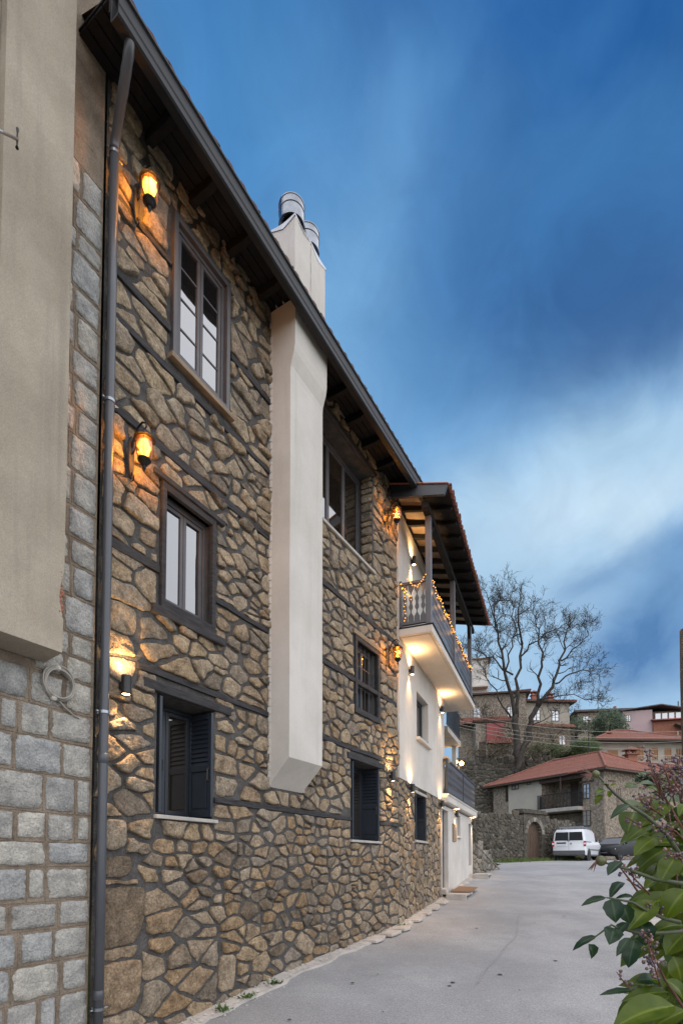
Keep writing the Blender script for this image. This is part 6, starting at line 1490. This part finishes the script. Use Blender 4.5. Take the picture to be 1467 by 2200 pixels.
hero([(520, 1205, 318, 1266, .32), (655, 1085, 543, 1205, .4), (560, 1215, 595, 1400, .8, -.02, 0, .2), (650, 1255, 705, 1410, .75, 0), (690, 1400, 585, 1515, .5), (580, 1445, 545, 1570, .85), (445, 1508, 248, 1616, .30), (378, 1570, 412, 1690, .85), (742, 1540, 690, 1755, .60), (700, 1520, 598, 1665, .36), (790, 1375, 830, 1585, .85), (700, 475, 550, 578, .34), (640, 925, 528, 1028, .55, -.02), (905, 1870, 760, 1850, .6), (725, 1935, 463, 1968, .22), (735, 1200, 590, 1205, .3), (770, 1550, 740, 1640, .5), (1000, 1520, 935, 1560, .7), (690, 520, 620, 505, .45)], RB_, m_rose, .55, .05, 1.28)
hero([(530, 325, 500, 300, .5, 0, 0, 1), (545, 330, 605, 310, .35, 0, 0, 1), (520, 365, 440, 385, .5, 0, 0, .8), (530, 365, 548, 415, .7, 0, 0, 1), (490, 395, 430, 470, .6, 0, 0, 1)], RB_, m_priv, .5, .06, 1.28)
# random leaves filling the depth of the bush
for i in range(250):
    f = rg.random(); py = 1690+520*f
    left = np.interp(py, [1680, 1720, 1760, 1820, 1880, 1930, 1980, 2040, 2090, 2130, 2200], [1440, 1385, 1375, 1385, 1390, 1378, 1395, 1420, 1405, 1372, 1335])
    px = left+(1560-left)*rg.random()**.8; Y = rg.uniform(1.42, 1.85); a_ = at(px, py, Y)
    if 1390 < px < 1460 and (1945 < py < 1985 or 2040 < py < 2090) : continue
    d = Vector((rg.uniform(-1, .5), rg.uniform(-.6, .3), rg.uniform(-.8, .5))).normalized(); L_ = rg.uniform(.08, .135)
    m = MB(); m.cur = rg.random()*.7; leaf(m, a_, a_+d*L_, rg.uniform(.42, .6), (Vector((rg.gauss(0, .5), -.6, 1))).normalized(), rg.uniform(.03, .15), .2, n=5); m.build('leaf', m_priv, PB, smooth=True, fix=False)
# stems
st = MB()
def stempx(mb, pts, r0, r1, Y0=1.38):
    P_ = [at(*zz(*p[:2]), Y0+(p[2] if len(p) > 2 else 0)) for p in pts]; n = len(P_); mb.tube(P_, [r0+(r1-r0)*i/(n-1) for i in range(n)], 6); return P_
for pts in ([(1300, 2300), (1200, 1900), (1100, 1400), (1060, 900), (1000, 450), (870, 250)], [(1300, 2300), (1180, 2150), (980, 1850), (880, 1640), (830, 1500)], [(1200, 1500), (1000, 1380), (850, 1280), (700, 1060), (600, 930)], [(1200, 1000), (1150, 700), (1100, 400), (1000, 150)], [(1200, 1100), (1000, 1240), (820, 1150), (680, 1060)], [(1200, 800), (1060, 560), (960, 380), (860, 120)]):
    stempx(st, pts, .005, .0016, 1.42)
bz = road_h(1.6)
for k in range(6): st.tube([Vector((1.1+.08*k, 1.55+.04*k, bz)), Vector((1.15+.05*k, 1.6, EZ-1.2)), at(*zz(1250+30*k, 2250-200*k), 1.45)], [.016, .012, .006], 7)
st.build('stem', m_stalk, PB, smooth=True)
rs_ = MB()
for pts in ([(1120, 900), (990, 700), (830, 560), (690, 470), (590, 390), (530, 330), (470, 260), (445, 240)], [(1150, 1100), (900, 1060), (700, 985), (640, 968), (510, 930), (480, 915)], [(1130, 1470), (1000, 1480), (880, 1485), (760, 1480), (600, 1440), (560, 1420), (450, 1500), (400, 1540)], [(1100, 1400), (980, 1370), (860, 1320), (720, 1240), (560, 1210), (520, 1205)], [(760, 1500), (720, 1540)]):
    stempx(rs_, pts, .0055, .0016, 1.28)
for k in range(2): rs_.tube([Vector((1.0+.1*k, 1.4, bz)), Vector((1.0, 1.4, EZ-1)), at(*zz(1150, 1100+300*k), 1.30)], [.012, .010, .006], 7)
rs_.build('stem', m_gstem, RB_, smooth=True)
for (x, y, r_) in ((435, 232, .0095), (478, 915, .0125)):
    c = at(*zz(x, y), 1.28); m = MB(); m.ball(c, r_, 14, 10); hp = m.build('rose_hip', m_hip, RB_, smooth=True); m = MB()
    for k in range(7):
        t = rg.uniform(0, 6.28); d = Vector((-.5+.3*math.cos(t), .3*math.sin(t), -.9 if y > 500 else .5*math.sin(t))).normalized()
        m.tube([c+Vector((-r_*.8, 0, 0)), c+Vector((-r_*.9, 0, 0))+d*.012, c+Vector((-r_, 0, 0))+d*.028], [.0022, .0016, .0003], 4)
    m.build('sepal', m_stalk, hp)
# berry panicles
stalk = MB(); berr = MB()
def panicle(x0, y0, x1, y1, n, spread, Y0):
    a_, b_ = at(*zz(x0, y0), Y0), at(*zz(x1, y1), Y0-.02); ax = b_-a_; L_ = ax.length
    stalk.tube([a_, a_+ax*.5+Vector((rg.gauss(0, .003), 0, rg.gauss(0, .003))), b_], [.0024, .0018, .0009], 5)
    for i in range(int(n*.66)):
        f = rg.uniform(.12, 1); p = a_+ax*f; d = Vector((rg.gauss(0, 1), rg.gauss(0, .8), rg.gauss(.2, .9))).normalized()+ax.normalized()*.5
        l_ = spread*(1.15-f*.75)*rg.uniform(.4, 1); q = p+d.normalized()*l_; stalk.tube([p, p+(q-p)*.5+Vector((0, 0, .002)), q], [.0011, .0009, .0006], 4)
        for k in range(rg.choice((2, 3, 3, 4))):
            e = q+Vector((rg.gauss(0, 1), rg.gauss(0, 1), rg.gauss(0, 1)))*.0065; stalk.tube([q-d*.003, e], .0006, 3); berr.cur = rg.random(); berr.ball(e, rg.uniform(.0024, .0042), 8, 5)
for a_ in ((1000, 520, 830, 60, 30, .055, 1.36), (1060, 480, 960, 120, 26, .055, 1.34), (1120, 560, 1080, 100, 26, .055, 1.38), (960, 560, 760, 420, 26, .04, 1.33), (1140, 760, 960, 640, 20, .045, 1.29), (1170, 900, 1010, 870, 18, .03, 1.25), (1180, 400, 1110, 200, 22, .05, 1.36), (940, 1880, 830, 1480, 30, .034, 1.25), (860, 1180, 620, 900, 14, .022, 1.30), (980, 1380, 820, 1230, 8, .025, 1.30), (720, 1940, 600, 1790, 4, .02, 1.28), (800, 640, 660, 560, 6, .02, 1.31), (1180, 300, 1040, 360, 18, .05, 1.34)):
    panicle(*a_)
stalk.build('berry_stalks', m_stalk, PB, smooth=True, fix=False, kind='stuff'); berr.build('berries', m_berry, PB, smooth=True, fix=False, kind='stuff')
